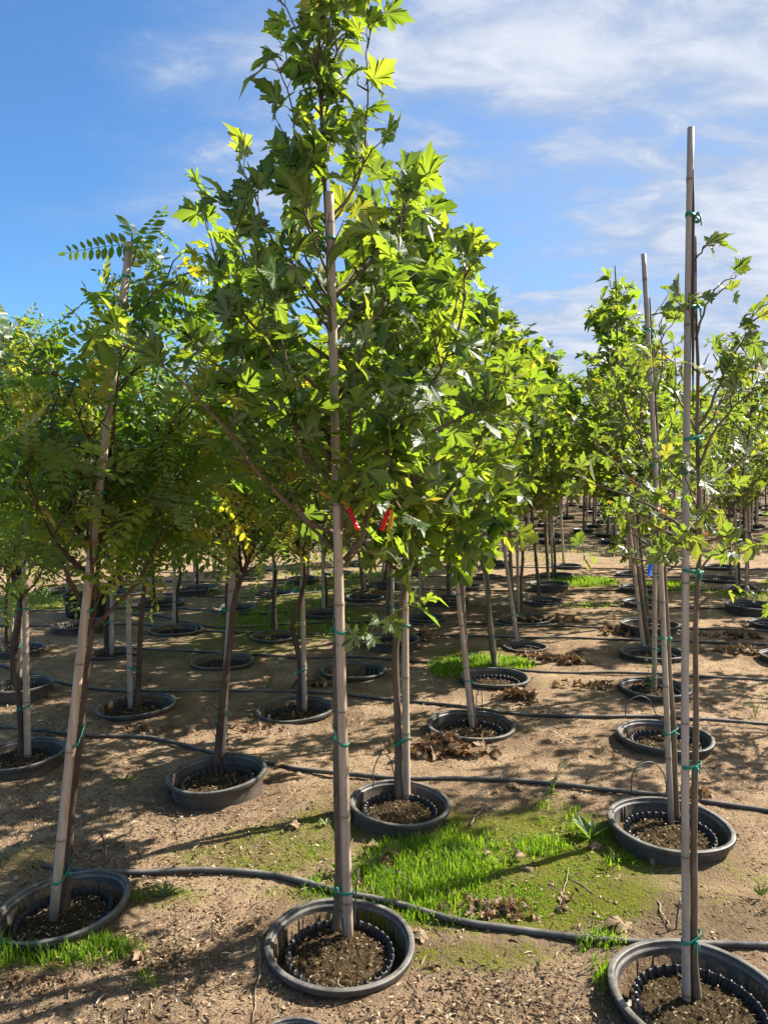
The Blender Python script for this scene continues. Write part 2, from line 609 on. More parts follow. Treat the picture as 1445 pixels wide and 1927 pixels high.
# sites: key, pot px, py, width px, rim height, roll, kind, (foot px, py, upper px, py), side of the cane, which pot
SITES = [
 ('P1', 119, 1700, 255, .035, -5.0, 'locust', None, None, 'tilted pot at the left front, above the grass tuft'),
 ('P2', 640, 1768, 290, .038, 1.0, 'plane', None, None, 'big pot at the front centre'),
 ('P3', 1316, 1868, 350, .042, 1.0, 'maple', None, None, 'pot cut off by the bottom right corner'),
 ('P4', 1260, 1547, 236, .075, 1.5, 'maple', None, None, 'second pot of the right-hand column'),
 ('P5', 753, 1507, 196, .068, 2.5, 'plane', (757, 1504, 754, 860), 'R', 'mossy pot just above the bright grass patch'),
 ('P6', 408, 1452, 190, .100, -3.0, 'locust', (407, 1448, 437, 950), 'T', 'high-sided pot left of the central trunk'),
 ('P7', 886, 1361, 168, .045, 0.5, 'plane', (888, 1370, 842, 930), 'S', 'pot right of the big heap of dead leaves'),
 ('P8', 1251, 1382, 180, .055, 1.0, None, None, None, 'third pot of the right-hand column'),
 ('P9', 1232, 1291, 136, .05, 0.5, 'maple', (1230, 1298, 1229, 1060), 'S', 'fourth pot of the right-hand column'),
 ('P10', 1227, 1225, 122, .055, 0, 'plane', None, None, 'fifth pot of the right-hand column'),
 ('P11', 1222, 1172, 110, .085, 0, 'plane', (1217, 1172, 1198, 970), 'L', 'sixth pot of the right-hand column'),
 ('P12', 1212, 1131, 82, .070, 0, 'plane', (1209, 1130, 1199, 980), 'T', 'seventh pot of the right-hand column'),
 ('P13', 1201, 1104, 75, .055, 0, 'plane', (1197, 1104, 1190, 980), 'R', 'eighth pot of the right-hand column'),
 ('P14', 1189, 1078, 62, .045, 0, 'plane', (1186, 1078, 1180, 980), 'S', 'farthest pot of the right-hand column'),
 ('P15', 930, 1272, 132, .045, 0.5, 'plane', (932, 1264, 897, 960), 'T', 'pot with a pale grass strip behind its left rim'),
 ('P16', 665, 1258, 126, .045, 0, None, None, None, 'empty pot with no soil right behind the central cane'),
 ('P17', 556, 1332, 150, .030, -2.5, 'locust', (568, 1340, 563, 1000), 'R', 'pot left of the central cane in the third row'),
 ('P18', 257, 1325, 150, .030, -2.5, 'locust', (252, 1335, 250, 1070), 'L', 'pot between the leaning left cane and the high-sided pot'),
 ('P19', 40, 1416, 172, .065, -2.0, 'locust', (46, 1428, 44, 1130), 'R', 'pot at the left edge behind the tilted one'),
 ('P20', 45, 1286, 112, .090, -1.5, 'locust', (27, 1290, 34, 1130), 'T', 'second pot back along the left edge'),
 ('P21', 40, 1218, 90, .060, 0, 'locust', (14, 1219, 20, 1100), 'T', 'third pot back along the left edge'),
 ('P22', 210, 1228, 86, .030, 0, 'locust', (206, 1233, 206, 1060), 'R', 'pot seen right behind the leaning left cane'),
 ('P23', 332, 1183, 102, .030, 0, 'locust', (328, 1187, 328, 1080), 'S', 'pot in full sun left of the tall brown trunk'),
 ('P24', 419, 1242, 121, .030, 0, 'locust', (424, 1244, 428, 1100), 'T', 'pot crossed by the tall brown trunk'),
 ('P25', 516, 1195, 92, .030, 0, 'locust', (515, 1198, 512, 1050), 'T', 'pot in front of the long green grass strip'),
 ('P26', 606, 1152, 74, .055, 0, 'locust', (609, 1154, 608, 1040), 'S', 'pot within the green grass strip beside the central cane'),
 ('P27', 517, 1114, 74, .030, 0, None, None, None, 'treeless pot at the back of the grass strip'),
 ('P28', 440, 1142, 86, .030, 0, 'locust', (443, 1141, 448, 1010), 'T', 'pot at the left end of the grass strip'),
 ('P29', 372, 1105, 86, .080, -3.0, 'locust', (366, 1106, 366, 1030), 'S', 'lopsided high-walled pot far back on the left'),
 ('P30', 304, 1131, 86, .060, 0, 'locust', (289, 1131, 288, 1060), 'L', 'pot below the lopsided one far back on the left'),
 ('P31', 152, 1172, 100, .080, -3.0, None, None, None, 'treeless pot leaning against the black tub'),
 ('P32', 575, 1087, 66, .070, 0, 'locust', (580, 1087, 580, 1000), 'T', 'far pot a little left of the central cane'),
 ('P33', 638, 1076, 54, .030, 0, 'locust', (606, 1076, 607, 1000), 'S', 'far pot touching the central cane'),
 ('P34', 678, 1056, 54, .070, 0, None, None, None, 'treeless far pot under the red ribbons'),
 ('P35', 685, 1122, 74, .040, 0, 'plane', (684, 1121, 676, 1035), 'T', 'pot holding a thin crooked trunk right of the central cane'),
 ('P36', 738, 1200, 106, .085, 0, 'plane', (734, 1200, 733, 1000), 'R', 'pot behind the hanging leafy sprig'),
 ('P37', 720, 1098, 62, .050, 0, 'plane', (721, 1096, 730, 1010), 'L', 'far pot left of the double trunk'),
 ('P38', 845, 1125, 78, .080, 0, 'plane', (845, 1124, 845, 1000), 'R', 'pot behind the leaning bamboo of the leaf-heap pot'),
 ('P39', 800, 1160, 80, .050, 0, 'plane', (790, 1150, 789, 1000), 'S', 'pot just right of the double trunk'),
 ('P40', 882, 1101, 48, .060, 0, None, None, None, 'small treeless pot between two leaning trunks'),
 ('P41', 800, 1057, 58, .050, 0, 'plane', (798, 1056, 798, 1000), 'T', 'farthest pot right of the double trunk'),
 ('P42', 776, 1078, 44, .040, 0, None, None, None, 'small dark pot behind the double trunk'),
 ('P43', 904, 1083, 66, .030, 0, 'plane', (895, 1084, 893, 1000), 'S', 'far pot left of the slanting bamboo row'),
 ('P44', 935, 1057, 54, .060, 0, None, None, None, 'treeless far pot at the edge of the dry strip'),
 ('P45', 988, 1163, 98, .040, 0, 'plane', (979, 1164, 976, 960), 'L', 'third pot of the middle diagonal row'),
 ('P46', 988, 1215, 84, .030, 0, 'plane', (974, 1217, 937, 930), 'S', 'second pot of the middle diagonal row'),
 ('P47', 1020, 1128, 80, .050, 0, 'plane', (1014, 1130, 996, 930), 'T', 'fourth pot of the middle diagonal row'),
 ('P48', 1033, 1097, 76, .100, 0, 'plane', (1031, 1097, 1025, 940), 'T', 'high-walled fifth pot of the middle diagonal row'),
 ('P49', 1047, 1080, 62, .050, 0, 'plane', (1042, 1083, 1036, 950), 'L', 'sixth pot of the middle diagonal row'),
 ('P50', 1067, 1063, 56, .050, 0, 'plane', (1060, 1063, 1053, 930), 'S', 'last pot of the middle diagonal row'),
 ('P51', 1484, 1232, 110, .060, 0, None, None, None, 'pot half cut by the right edge of the photo'),
 ('P52', 1448, 1170, 80, .060, 0, None, None, None, 'pot at the right edge behind the half cut one'),
 ('P53', 1418, 1137, 106, .100, 0, 'maple', (1404, 1133, 1403, 940), 'S', 'wide high-walled pot far back on the right'),
 ('P54', 1396, 1106, 74, .050, 0, 'maple', (1388, 1106, 1386, 940), 'L', 'pot directly behind the wide high-walled one'),
 ('P55', 1352, 1087, 84, .045, 0, 'maple', (1374, 1087, 1371, 930), 'T', 'flat pot behind the tall right-hand cane'),
 ('P56', 1353, 1065, 66, .050, 0, 'maple', (1359, 1063, 1364, 930), 'S', 'farthest pot on the right side'),
 ('P57', 108, 1108, 66, .045, 0, 'locust', (127, 1120, 127, 1060), 'S', 'far pot left of the black tub'),
 ('P58', 236, 1113, 70, .040, 0, 'locust', (228, 1113, 226, 1050), 'T', 'far pot right of the leaning left cane'),
 ('P59', 470, 1083, 62, .040, 0, 'locust', (496, 1084, 495, 1030), 'S', 'far pot behind the tall brown trunk'),
]

site = {}
for (k, px, py, w, h, roll, kind, tr, side, ph) in SITES:
    c = gnd(px, py, h)
    z0 = zg(c[0], c[1])
    c = gnd(px, py, h + z0)
    dist = c[1]
    Rr = w / FPX * dist / 2 / (1 + .12 * ((px - CX) / FPX) ** 2)
    site[k] = dict(x=c[0], y=c[1], z=h + z0, h=h, s=Rr / .285, roll=roll, kind=kind, tr=tr, side=side, ph=ph)

# extra tub and the pot whose rim just enters at the bottom
site['PB'] = dict(x=-.250, y=1.905, z=.05 + zg(-.26, 1.86), h=.05, s=.44, roll=0, kind=None, tr=None, side=None, ph='pot whose rim just shows at the bottom edge')


# ------------------------------------------------------------------ ground sheet
def build_ground():
    ys = [0.6]
    while ys[-1] < 16:
        ys.append(ys[-1] + max(.010, .0042 * ys[-1]))
    while ys[-1] < 60: ys.append(ys[-1] + .035 * ys[-1])
    while ys[-1] < 2500: ys.append(ys[-1] * 1.3)
    ys = np.array([-60, -8, -2] + ys)
    NX = 250
    u = np.linspace(-1, 1, NX)
    width = np.where(ys < 60, .62 * np.maximum(ys, 1.0) + .5, .62 * ys + .5 + (ys - 60) * 2)
    width[:3] = 60, 10, 4
    X = u[None, :] * width[:, None]
    # widen the outermost columns so that the sheet reaches far to both sides
    side = np.linspace(1, 9, 7)[1:]
    Xl = -side[::-1][None, :] * width[:, None]
    Xr = side[None, :] * width[:, None]
    X = np.concatenate((Xl, X, Xr), 1)
    Y = np.repeat(ys[:, None], X.shape[1], 1)
    n = X.size
    Xf, Yf = X.ravel(), Y.ravel()
    Z = np.empty(n)
    nz = mnoise.noise
    for i in range(n):
        x, y = Xf[i], Yf[i]
        z = zg(x, y)
        if 1.2 < y < 9:
            f = 1.0
            z += .0135 * nz((x * 2.3, y * 3.1, 0)) + .0050 * nz((x * 9, y * 9, 4)) + .0042 * nz((x * 24, y * 24, 9)) * f
            if y < 5.5: z += .0032 * nz((x * 55, y * 55, 2))
        Z[i] = z
    spac = np.maximum(.010, .0042 * Yf)
    inner = np.zeros(n, bool)
    for k, s in site.items():
        d = np.hypot(Xf - s['x'], Yf - s['y'])
        rad = .262 * s['s']
        # soil heaped a little against the pot
        if s['y'] < 9:
            Z += .018 * np.exp(-((d - rad) / .10) ** 2) * (0.4 + .6 * np.sin(3 * np.arctan2(Yf - s['y'], Xf - s['x']) + s['x'] * 9))*.6
        inner |= d < (.252 * s['s'] - np.minimum(spac * .9, .05))
    Z[inner] -= .30

    def patch(lst):
        A = np.zeros(n)
        for (px, py, rx, ry, st) in lst:
            p = gnd(px, py)
            q = ((Xf - p[0]) / rx) ** 2 + ((Yf - p[1]) / ry) ** 2
            A = np.maximum(A, st * np.clip(1.25 - q, 0, 1))
        return A
    moss = patch([(830, 1610, .42, .50, 1), (1000, 1590, .55, .40, .95), (1110, 1600, .45, .35, .9), (1060, 1680, .50, .25, .95),
                  (960, 1720, .50, .16, .8), (760, 1690, .32, .30, .9), (900, 1800, .35, .10, .72), (1200, 1650, .45, .25, .55), (1360, 1660, .4, .3, .45),
                  (520, 1600, .40, .28, .72), (420, 1610, .35, .16, .62), (620, 1550, .35, .22, .7), (600, 1680, .30, .10, .7), (300, 1690, .25, .1, .65),
                  (100, 1790, .36, .14, .85), (10, 1810, .25, .15, .7), (280, 1790, .25, .08, .5),
                  (910, 1250, .55, .40, .9), (880, 1225, .6, .3, .7), (560, 1160, 1.1, 1.6, .85), (470, 1210, .9, .6, .7), (620, 1110, 1.1, 1.6, .75), (740, 1085, .9, 1.2, .55),
                  (1090, 1092, .6, .9, .9), (1265, 1104, .5, .8, .85), (1420, 1120, .8, .8, .7), (1100, 1137, .6, .3, .5), (300, 1222, .5, .4, .5), (350, 1230, .6, .3, .55),
                  (90, 1130, 1.2, 1.2, .8), (220, 1160, 1.0, .8, .55), (1060, 1290, .3, .2, .4), (680, 1490, .4, .25, .4)])
    dark = patch([(1240, 1720, .5, .14, .7), (1350, 1740, .5, .14, .75), (1110, 1740, .5, .12, .5), (930, 1690, .3, .07, .7), (900, 1780, .5, .08, .55),
                  (200, 1800, .4, .06, .5), (150, 1900, .5, .08, .35), (330, 1230, .6, .25, .6), (700, 1500, .15, .3, .5), (1100, 1560, .2, .2, .4),
                  (720, 1180, 1.4, .8, .5), (850, 1150, 1.3, .9, .55), (1000, 1170, 1.2, .5, .4), (450, 1290, .8, .25, .35), (1350, 1560, .4, .3, .3)])
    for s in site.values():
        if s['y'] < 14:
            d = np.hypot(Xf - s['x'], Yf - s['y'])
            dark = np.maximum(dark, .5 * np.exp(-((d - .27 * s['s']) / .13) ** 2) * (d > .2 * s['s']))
    band = np.exp(-((Yf - 14.4) / 1.3) ** 2)
    dry = np.clip(band * (.75 + .4 * np.sin(Xf * .8)), 0, 1)
    far = np.clip((Yf - 15.6) / 1.2, 0, 1)  # dark soil of the far rows, with the shade under their trees painted in
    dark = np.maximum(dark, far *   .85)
    rows, cols = X.shape
    idx = np.arange(n).reshape(rows, cols)
    F = np.stack((idx[:-1, :-1].ravel(), idx[:-1, 1:].ravel(), idx[1:, 1:].ravel(), idx[1:, :-1].ravel()), 1)
    g = Geo()
    g.add(np.stack((Xf, Yf, Z), 1), F)
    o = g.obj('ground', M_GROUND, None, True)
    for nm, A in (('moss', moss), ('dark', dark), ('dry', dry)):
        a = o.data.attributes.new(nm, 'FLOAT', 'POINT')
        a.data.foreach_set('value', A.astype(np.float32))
    tag(o, 'sandy brown nursery soil with mossy patches', None, None, 'structure')


build_ground()

# ------------------------------------------------------------------ pots
POT_G = 'black nursery pots set in the soil'


def pot_outer(hi=True, rib=0):
    g = Geo()
    pr = [(.238, -.34), (.2625, -.045), (.2638, -.026), (.2645, -.0245), (.2815, -.0238), (.2838, -.0228), (.2846, -.0205), (.2858, -.0045), (.2853, -.0018), (.2838, -.0005),
          (.2740, .0012), (.2665, .0004), (.2645, -.0006), (.2636, -.0026), (.2628, -.0120), (.2600, -.0150), (.2535, -.0185), (.2525, -.022), (.2495, -.155), (.19, -.157)]
    seg = 96 if hi else 40
    wob = rib

    def mod(i, ang, rr, zz):
        return rr * (1 + .006 * np.sin(2 * ang + wob) + .003 * np.sin(5 * ang + 2 * wob)), zz + .003 * np.sin(3 * ang + wob)
    lathe(g, pr, seg, mod=mod)
    if hi:      # two lifting lugs moulded on the inner wall
        for a in (2.75 + wob, 5.9 + wob):
            for da in np.linspace(-.05, .05, 2):
                p = np.array((math.cos(a + da), math.sin(a + da), 0))
                tube(g, [p * .2485 + (0, 0, -.022), p * .2465 + (0, 0, -.150)], .004, 6)
    return g.mesh('pot_body', M_POT, True)


def pot_liner(hi=True):
    g = Geo()
    teeth = 34
    seg = teeth * (8 if hi else 4)

    def mod(i, ang, rr, zz):
        x = (ang * teeth / (2 * math.pi)) % 1.0
        w = np.maximum(0, 1 - np.abs(2 * x - 1) * 2.6)          # narrow pointed pleats between hollows
        amp = [-.004, -.018, -.015, -.006, .002, .0][i]
        return rr + amp * w, zz + [0, .004, .010, .010, .006, 0][i] * w
    lathe(g, [(.184, -.112), (.197, -.066), (.203, -.050), (.2055, -.047), (.2085, -.052), (.204, -.157)], seg, mod=mod)
    return g.mesh('liner', M_LINER, False)


def pot_soil(seed, hi=True):
    g = Geo()
    rings = 34 if hi else 9
    seg = 120 if hi else 30
    V = [(0, 0, -.062)]
    for i in range(1, rings + 1):
        r = .194 * i / rings
        for k in range(seg):
            a = 2 * math.pi * k / seg
            x, y = r * math.cos(a), r * math.sin(a)
            z = -.078 + .012 * (1 - (r / .186) ** 2) + .014 * mnoise.noise((x * 14 + seed, y * 14, seed)) + .011 * mnoise.noise((x * 45, y * 45 + seed, 3)) + .008 * mnoise.noise((x * 110, y * 110 + seed, 3))
            V.append((x, y, z))
    F3 = [(0, 1 + k, 1 + (k + 1) % seg) for k in range(seg)]
    F4 = []
    for i in range(rings - 1):
        b = 1 + i * seg
        F4 += [(b + k, b + seg + k, b + seg + (k + 1) % seg, b + (k + 1) % seg) for k in range(seg)]
    g.add(V, [np.array(F3), np.array(F4)])
    if hi:
        rr = random.Random(seed)
        for _ in range(260):      # bark chips and small stones lying in the mix
            r, a = .178 * math.sqrt(rr.random()), rr.random() * 6.283
            c = np.array((r * math.cos(a), r * math.sin(a), -.068 + .012 * (1 - (r / .186) ** 2)))
            flake(g, rr, c, rr.uniform(.003, .012), rr.uniform(.0015, .004), mat=1, t=rr.random() ** 2.2)
    return g.mesh('soil', [M_SOIL, M_LITTER], False)


def flake(g, rr, c, l, w, mat=0, t=None):
    a = rr.random() * 6.283
    d = np.array((math.cos(a), math.sin(a), rr.uniform(-.35, .45)))
    s = np.array((-math.sin(a), math.cos(a), rr.uniform(-.6, .6)))
    up = np.array((0, 0, rr.uniform(.1, .4) * l))
    V = [c - d * l - s * w * .4, c - d * l * .2 + s * w + up, c + d * l + up * .3, c + d * l * .1 - s * w + up * .6]
    g.add(V, np.array([[0, 1, 2], [0, 2, 3]]), rr.random() ** 1.3 if t is None else t, None, mat)


POT_HI = [(pot_outer(True, v), pot_liner(True), pot_soil(3 + v, True)) for v in (0, 1.7)]
POT_LO = (pot_outer(False, .5), pot_liner(False), pot_soil(9, False))


def hollow_mesh():
    g = Geo()
    lathe(g, [(.2475, -.05), (.225, -.30), (.0, -.30)], 40)
    return g.mesh('inner_wall', M_LINER, True)


HOLLOW = hollow_mesh()
pot_words = {None: 'with nothing growing in it', 'plane': 'with a ruffled liner', 'locust': 'with a ruffled liner', 'maple': 'with a ruffled liner'}
for i, (k, s) in enumerate(site.items()):
    lab = 'black ' + s['ph']
    e = empty('nursery_pot', (s['x'], s['y'], s['z']), lab, 'plant pot', POT_G)
    e.scale = (s['s'],) * 3
    spin = (i * 2.4) % 6.28
    e.rotation_euler = (Matrix.Rotation(R(s['roll']), 3, 'Y') @ Matrix.Rotation(spin, 3, 'Z')).to_euler()
    ms = POT_HI[i % 2] if s['y'] < 7.5 else POT_LO
    link('body', ms[0], e)
    if k in ('P16', 'P40', 'P44'):
        link('inner_wall', HOLLOW, e)
    else:
        link('liner', ms[1], e)
        link('soil', ms[2], e)

# black tub standing on the ground
def tub():
    p = on_ground(146, 1166)
    e = empty('plastic_tub', (p[0], p[1] + .25, zg(p[0], p[1])), 'black ribbed tub standing upright on the bare soil far left', 'tub')
    g = Geo()
    pr = [(.0, .0), (.205, .0)]
    for j in range(8):
        z = .02 + j * .024
        pr += [(.210 + .002 * j, z), (.214 + .002 * j, z + .012)]
    pr += [(.232, .222), (.246, .224), (.249, .235), (.246, .247), (.232, .248), (.226, .235), (.200, .02), (0, .02)]
    lathe(g, pr, 48, mod=lambda i, a, rr, zz: (rr * (1 + .01 * np.sin(2 * a)), zz + .006 * np.sin(a * 2 + 1) * (i > 16)))
    g.obj('tub_wall', M_LINER, e, False)


tub()

# ------------------------------------------------------------------ leaves
HALF = [(.030, -.030), (.105, -.095), (.215, -.125), (.255, -.055), (.375, -.115), (.520, -.060), (.425, .015), (.405, .090), (.250, .135),
        (.335, .205), (.455, .205), (.525, .300), (.560, .350), (.735, .475), (.560, .480), (.520, .570), (.405, .520), (.180, .395),
        (.230, .520), (.375, .590), (.265, .650), (.250, .760), (.330, .800), (.190, .830), (.115, .930), (.0, 1.16)]
HALF_LO = [(.06, -.05), (.23, -.12), (.52, -.05), (.25, .135), (.47, .22), (.73, .475), (.49, .55), (.180, .40), (.375, .59), (.25, .72), (.30, .80), (.0, 1.16)]
HALF_FAR = [(.25, -.09), (.50, .02), (.31, .16), (.68, .43), (.235, .43), (.36, .62), (.0, 1.10)]


def leaf_template(half, seed, rings=(.30, .62)):
    rr = random.Random(seed)
    right = [(x * rr.uniform(.90, 1.10), y + rr.uniform(-.025, .025)) for x, y in half]
    left = [(-x * rr.uniform(.90, 1.10), y + rr.uniform(-.025, .025)) for x, y in half[:-1]][::-1]
    out = np.array(right + left)
    n = len(out)
    foot = np.array((0, .06))
    P = [foot]
    for q in rings: P += list(foot + (out - foot) * q)
    P += list(out)
    P = np.array(P)
    U = np.concatenate((P, np.zeros((len(P), 1))), 1)
    x, y = P[:, 0], P[:, 1]
    r2 = x * x + (y - .06) ** 2
    r = np.sqrt(r2)
    ph, k1, k2, k3 = rr.random() * 6, rr.uniform(.08, .42), rr.uniform(.05, .48), rr.uniform(.03, .08)
    th = np.arctan2(x, y - .06)
    # a fold along the midrib, drooping tips, wavy margin, lobes that cup along their own veins
    z = k1 * np.abs(x) - k2 * r2 + k3 * np.sin(th * 5 + ph) * r + .035 * np.sin(th * 13 + 2 * ph) * r2 + rr.uniform(-.15, .15) * x + .035 * np.abs(np.sin(th * 3.6)) * r2
    z += rr.uniform(-.10, .10) * np.sin(y * 4 + ph)
    V = np.stack((x * (1 - .22 * k1), y, z), 1)
    k = np.arange(n)
    F = [np.stack((np.zeros(n, int), 1 + k, 1 + (k + 1) % n), 1)]
    for i in range(len(rings)):
        a, b = 1 + i * n, 1 + (i + 1) * n
        F.append(np.stack((a + k, b + k, b + (k + 1) % n, a + (k + 1) % n), 1))
    F = [f[:, ::-1] for f in F]
    return V, F, U


T_HI = [leaf_template(HALF, s) for s in range(14)]
T_MD = [leaf_template(HALF_LO, 20 + s, (.5,)) for s in range(6)]
T_FAR = [leaf_template(HALF_FAR, 40 + s, ()) for s in range(4)]
# check winding: the upper side must face +z
for T in (T_HI, T_MD, T_FAR):
    for i, (V, F, U) in enumerate(T):
        f = F[-1]
        a, b, c = V[f[:, 0]], V[f[:, 1]], V[f[:, 2]]
        if np.cross(b - a, c - a)[:, 2].sum() < 0:
            T[i] = (V, [q[:, ::-1] for q in F], U)


def pinnate_template(seed, pairs=9, far=False):
    rr = random.Random(seed)
    V, F = [], []
    droop, side = rr.uniform(.15, .55), rr.uniform(-.15, .15)

    def spine(t):
        return np.array((side * t * t, t, -droop * t * t))
    L = []
    for i in range(pairs):
        t = .14 + .80 * i / (pairs - 1)
        for sg in (-1, 1):
            L.append((t, sg, .215 * (1 - .40 * (i / (pairs - 1)) ** 2) * rr.uniform(.9, 1.1)))
    L.append((1.0, 0, .14))
    for (t, sg, ln) in L:
        p = spine(t)
        ang = sg * R(rr.uniform(62, 78)) if sg else 0
        d = unit((math.sin(ang), math.cos(ang), -.35 * rr.random() + .05 - droop * t))
        s = unit(np.cross(d, (0, 0, 1)) + np.array((0, 0, rr.uniform(-.3, .3))))
        nz = np.cross(s, d)
        w = ln * .215
        b = len(V)
        V += [p, p + d * ln * .35 + s * w + nz * .012, p + d * ln * .75 + s * w * .8 + nz * .008, p + d * ln,
              p + d * ln * .75 - s * w * .8 + nz * .008, p + d * ln * .35 - s * w + nz * .012]
        F += [(b, b + 1, b + 2, b + 3), (b, b + 3, b + 4, b + 5)]
    # rachis: a thin strip
    if not far:
        b = len(V)
        for t in np.linspace(0, 1, 5):
            V += [spine(t) + (.006, 0, 0), spine(t) + (-.006, 0, 0)]
        F += [(b + 2 * i, b + 2 * i + 2, b + 2 * i + 3, b + 2 * i + 1) for i in range(4)]
    V = np.array(V)
    return V, [np.array(F)], np.zeros((len(V), 3))


T_PIN = [pinnate_template(60 + s) for s in range(8)]
T_PIN_MD = [pinnate_template(80 + s, 7, True) for s in range(6)]


def put_leaf(g, T, pos, ydir, nrm, size, tint):
    V, F, U = T
    y = unit(ydir)
    z = unit(nrm - y * np.dot(nrm, y))
    x = np.cross(y, z)
    M = np.stack((x, y, z), 0)
    g.add(pos + (V * size) @ M, F, tint, U)


def rv(rr):
    return np.array((rr.gauss(0, 1), rr.gauss(0, 1), rr.gauss(0, 1)))


class Tree:
    """collects wood (tubes) and foliage in the tree's own coordinates"""
    def __init__(s, seed, T, size, petiole=.06, tint=(0, .8), pet_r=.0016, wild=.75, lift=.15, yellow=.04, droop=.25):
        s.rr = random.Random(seed)
        s.w, s.f = Geo(), Geo()
        s.T, s.size, s.pet, s.tint, s.pr = T, size, petiole, tint, pet_r
        s.wild, s.lift, s.yellow, s.droop = wild, lift, yellow, droop
        s.count = 0
        s.clear = None

    def leaf(s, p, out, k=1.0):
        rr = s.rr
        out = unit(np.asarray(out) + .55 * rv(rr) + (0, 0, s.lift))
        q = p + out * s.pet * rr.uniform(.6, 1.3) * k
        if s.clear and s.clear(q) and rr.random() < .8: return
        if s.pr:
            mid = (p + q) / 2 + (0, 0, .004)
            tube(s.f, [p, mid, q], s.pr, 3, .8, False)
        yd = unit(out * 1.0 + s.wild * .55 * rv(rr) - (0, 0, s.droop))
        nr = unit(np.array((.25, .05, 1.0)) + s.wild * .75 * rv(rr))
        if abs(np.dot(yd, nr)) > .95: nr = unit(nr + rv(rr))
        t = rr.uniform(*s.tint) if rr.random() > s.yellow else rr.uniform(.85, 1)
        put_leaf(s.f, rr.choice(s.T), q, yd, nr, s.size * (.45 + .72 * rr.random() ** .8) * k, t)
        s.count += 1

    def branch(s, P, r0, r1, leaf_from=.35, step=.07, twig=.2, ntw=3, k=1.0, ends=2):
        """a limb along the points P, with leaves and leafy twigs"""
        rr = s.rr
        P = smooth_path(P, 4)
        n = len(P)
        ww = np.stack([.008 * rv(rr) for _ in range(n)]); ww[0] = 0
        P = P + np.cumsum(ww, 0) * .45
        seglen = np.linalg.norm(np.diff(P, axis=0), axis=1)
        tot = seglen.sum()
        cum = np.concatenate(([0], np.cumsum(seglen))) / max(tot, 1e-6)
        tube(s.w, P, [r0 + (r1 - r0) * c for c in cum], 6 if r0 > .004 else 5, .5)

        def at_t(t):
            i = min(n - 2, int(np.searchsorted(cum, t, 'right') - 1))
            f = (t - cum[i]) / max(1e-6, cum[i + 1] - cum[i])
            return P[i] + (P[i + 1] - P[i]) * f, unit(P[i + 1] - P[i])
        t = leaf_from + rr.random() * .05
        while t < 1:
            p, d = at_t(t)
            side = unit(np.cross(d, rv(rr)))
            s.leaf(p, side * .9 + d * .4, k)
            t += step / tot * rr.uniform(.6, 1.4)
        p, d = at_t(1.0)
        for _ in range(ends):
            s.leaf(p, d + .4 * rv(rr), k * .8)
        for j in range(ntw):
            t = leaf_from * .8 + (1 - leaf_from * .8) * (j + rr.random()) / max(1, ntw)
            p, d = at_t(min(t, .97))
            side = unit(np.cross(d, rv(rr)))
            q = unit(d * .6 + side * .8 + (0, 0, .35))
            l = twig * rr.uniform(.5, 1.2)
            e = p + q * l
            m = (p + e) / 2 + rv(rr) * .01
            tube(s.w, [p, m, e], [.0035, .0025, .0015], 4, .5)
            nl = max(2, int(l / step) + 1)
            for b in range(nl):
                s.leaf(p + (e - p) * ((b + .7) / nl), np.cross(q, rv(rr)) * .9 + q * .5, k)

    def crown(s, trunk, prof, z0, z1, nl, **kw):
        """limbs whose tips fill the outline prof(z, azimuth)"""
        rr = s.rr
        for i in range(nl):
            ze = z0 + (z1 - z0) * ((i + rr.random()) / nl)
            az = i * 2.39996 + rr.uniform(-.4, .4)
            Rm = max(.03, prof(ze, az)) * (rr.uniform(.82, 1.0) if i % 4 else rr.uniform(.4, .7))
            h = np.array((math.cos(az), math.sin(az), 0))
            zs = max(s.zlow, ze - Rm * rr.uniform(.7, 1.35) - .08)
            S = trunk(zs)
            E = trunk(ze) + h * Rm
            mid = S * .5 + E * .5 + h * Rm * .12 - np.array((0, 0, .05 * Rm))
            rb = .0035 + .008 * min(1, Rm / .6)
            s.branch([S, mid, E], rb, .0018, **kw)

    def done(s, e, bark, leafm, names=('trunk', 'crown')):
        a = s.w.obj(names[0], bark, e, True)
        b = s.f.obj(names[1], leafm, e, True)
        return a, b

    def meshes(s, bark, leafm):
        return s.w.mesh('trunk', bark, True), s.f.mesh('crown', leafm, True)


def interp_path(P):
    P = np.asarray(P)
    z = P[:, 2]
    return lambda q: np.array((np.interp(q, z, P[:, 0]), np.interp(q, z, P[:, 1]), q))


def trunk_tube(tr, P, r0, r1, seed, flare=True, knots=True):
    rr = random.Random(seed)
    P = smooth_path(P, 5)
    zt = (P[:, 2] - P[0, 2]) / (P[-1, 2] - P[0, 2])
    P[1:, 0] += np.array([.006 * mnoise.noise((z * 3, seed, 0)) for z in P[1:, 2]])
    P[1:, 1] += np.array([.006 * mnoise.noise((z * 3, seed, 7)) for z in P[1:, 2]])
    rad = r0 + (r1 - r0) * zt
    if flare: rad = rad * (1 + .55 * np.exp(-(P[:, 2] - P[0, 2]) / .035))
    rad *= np.array([1 + .10 * mnoise.noise((z * 9, seed, 3)) for z in P[:, 2]])
    tube(tr.w, P, rad, 10, .5)
    if knots:
        for _ in range(7):
            i = rr.randrange(2, len(P) - 2)
            a = rr.random() * 6.28
            d = np.array((math.cos(a), math.sin(a), .3))
            tube(tr.w, [P[i] + d * rad[i] * .6, P[i] + d * (rad[i] + .007)], [rad[i] * .45, rad[i] * .3], 6, .5)
    return P


def densify(P, n=26):
    P = np.asarray(P, float)
    t = np.concatenate(([0], np.cumsum(np.linalg.norm(np.diff(P, axis=0), axis=1))))
    q = np.linspace(0, t[-1], n)
    return np.stack([np.interp(q, t, P[:, i]) for i in range(3)], 1)


# ------------------------------------------------------------------ canes
CANE_G = 'bamboo canes that support the saplings'


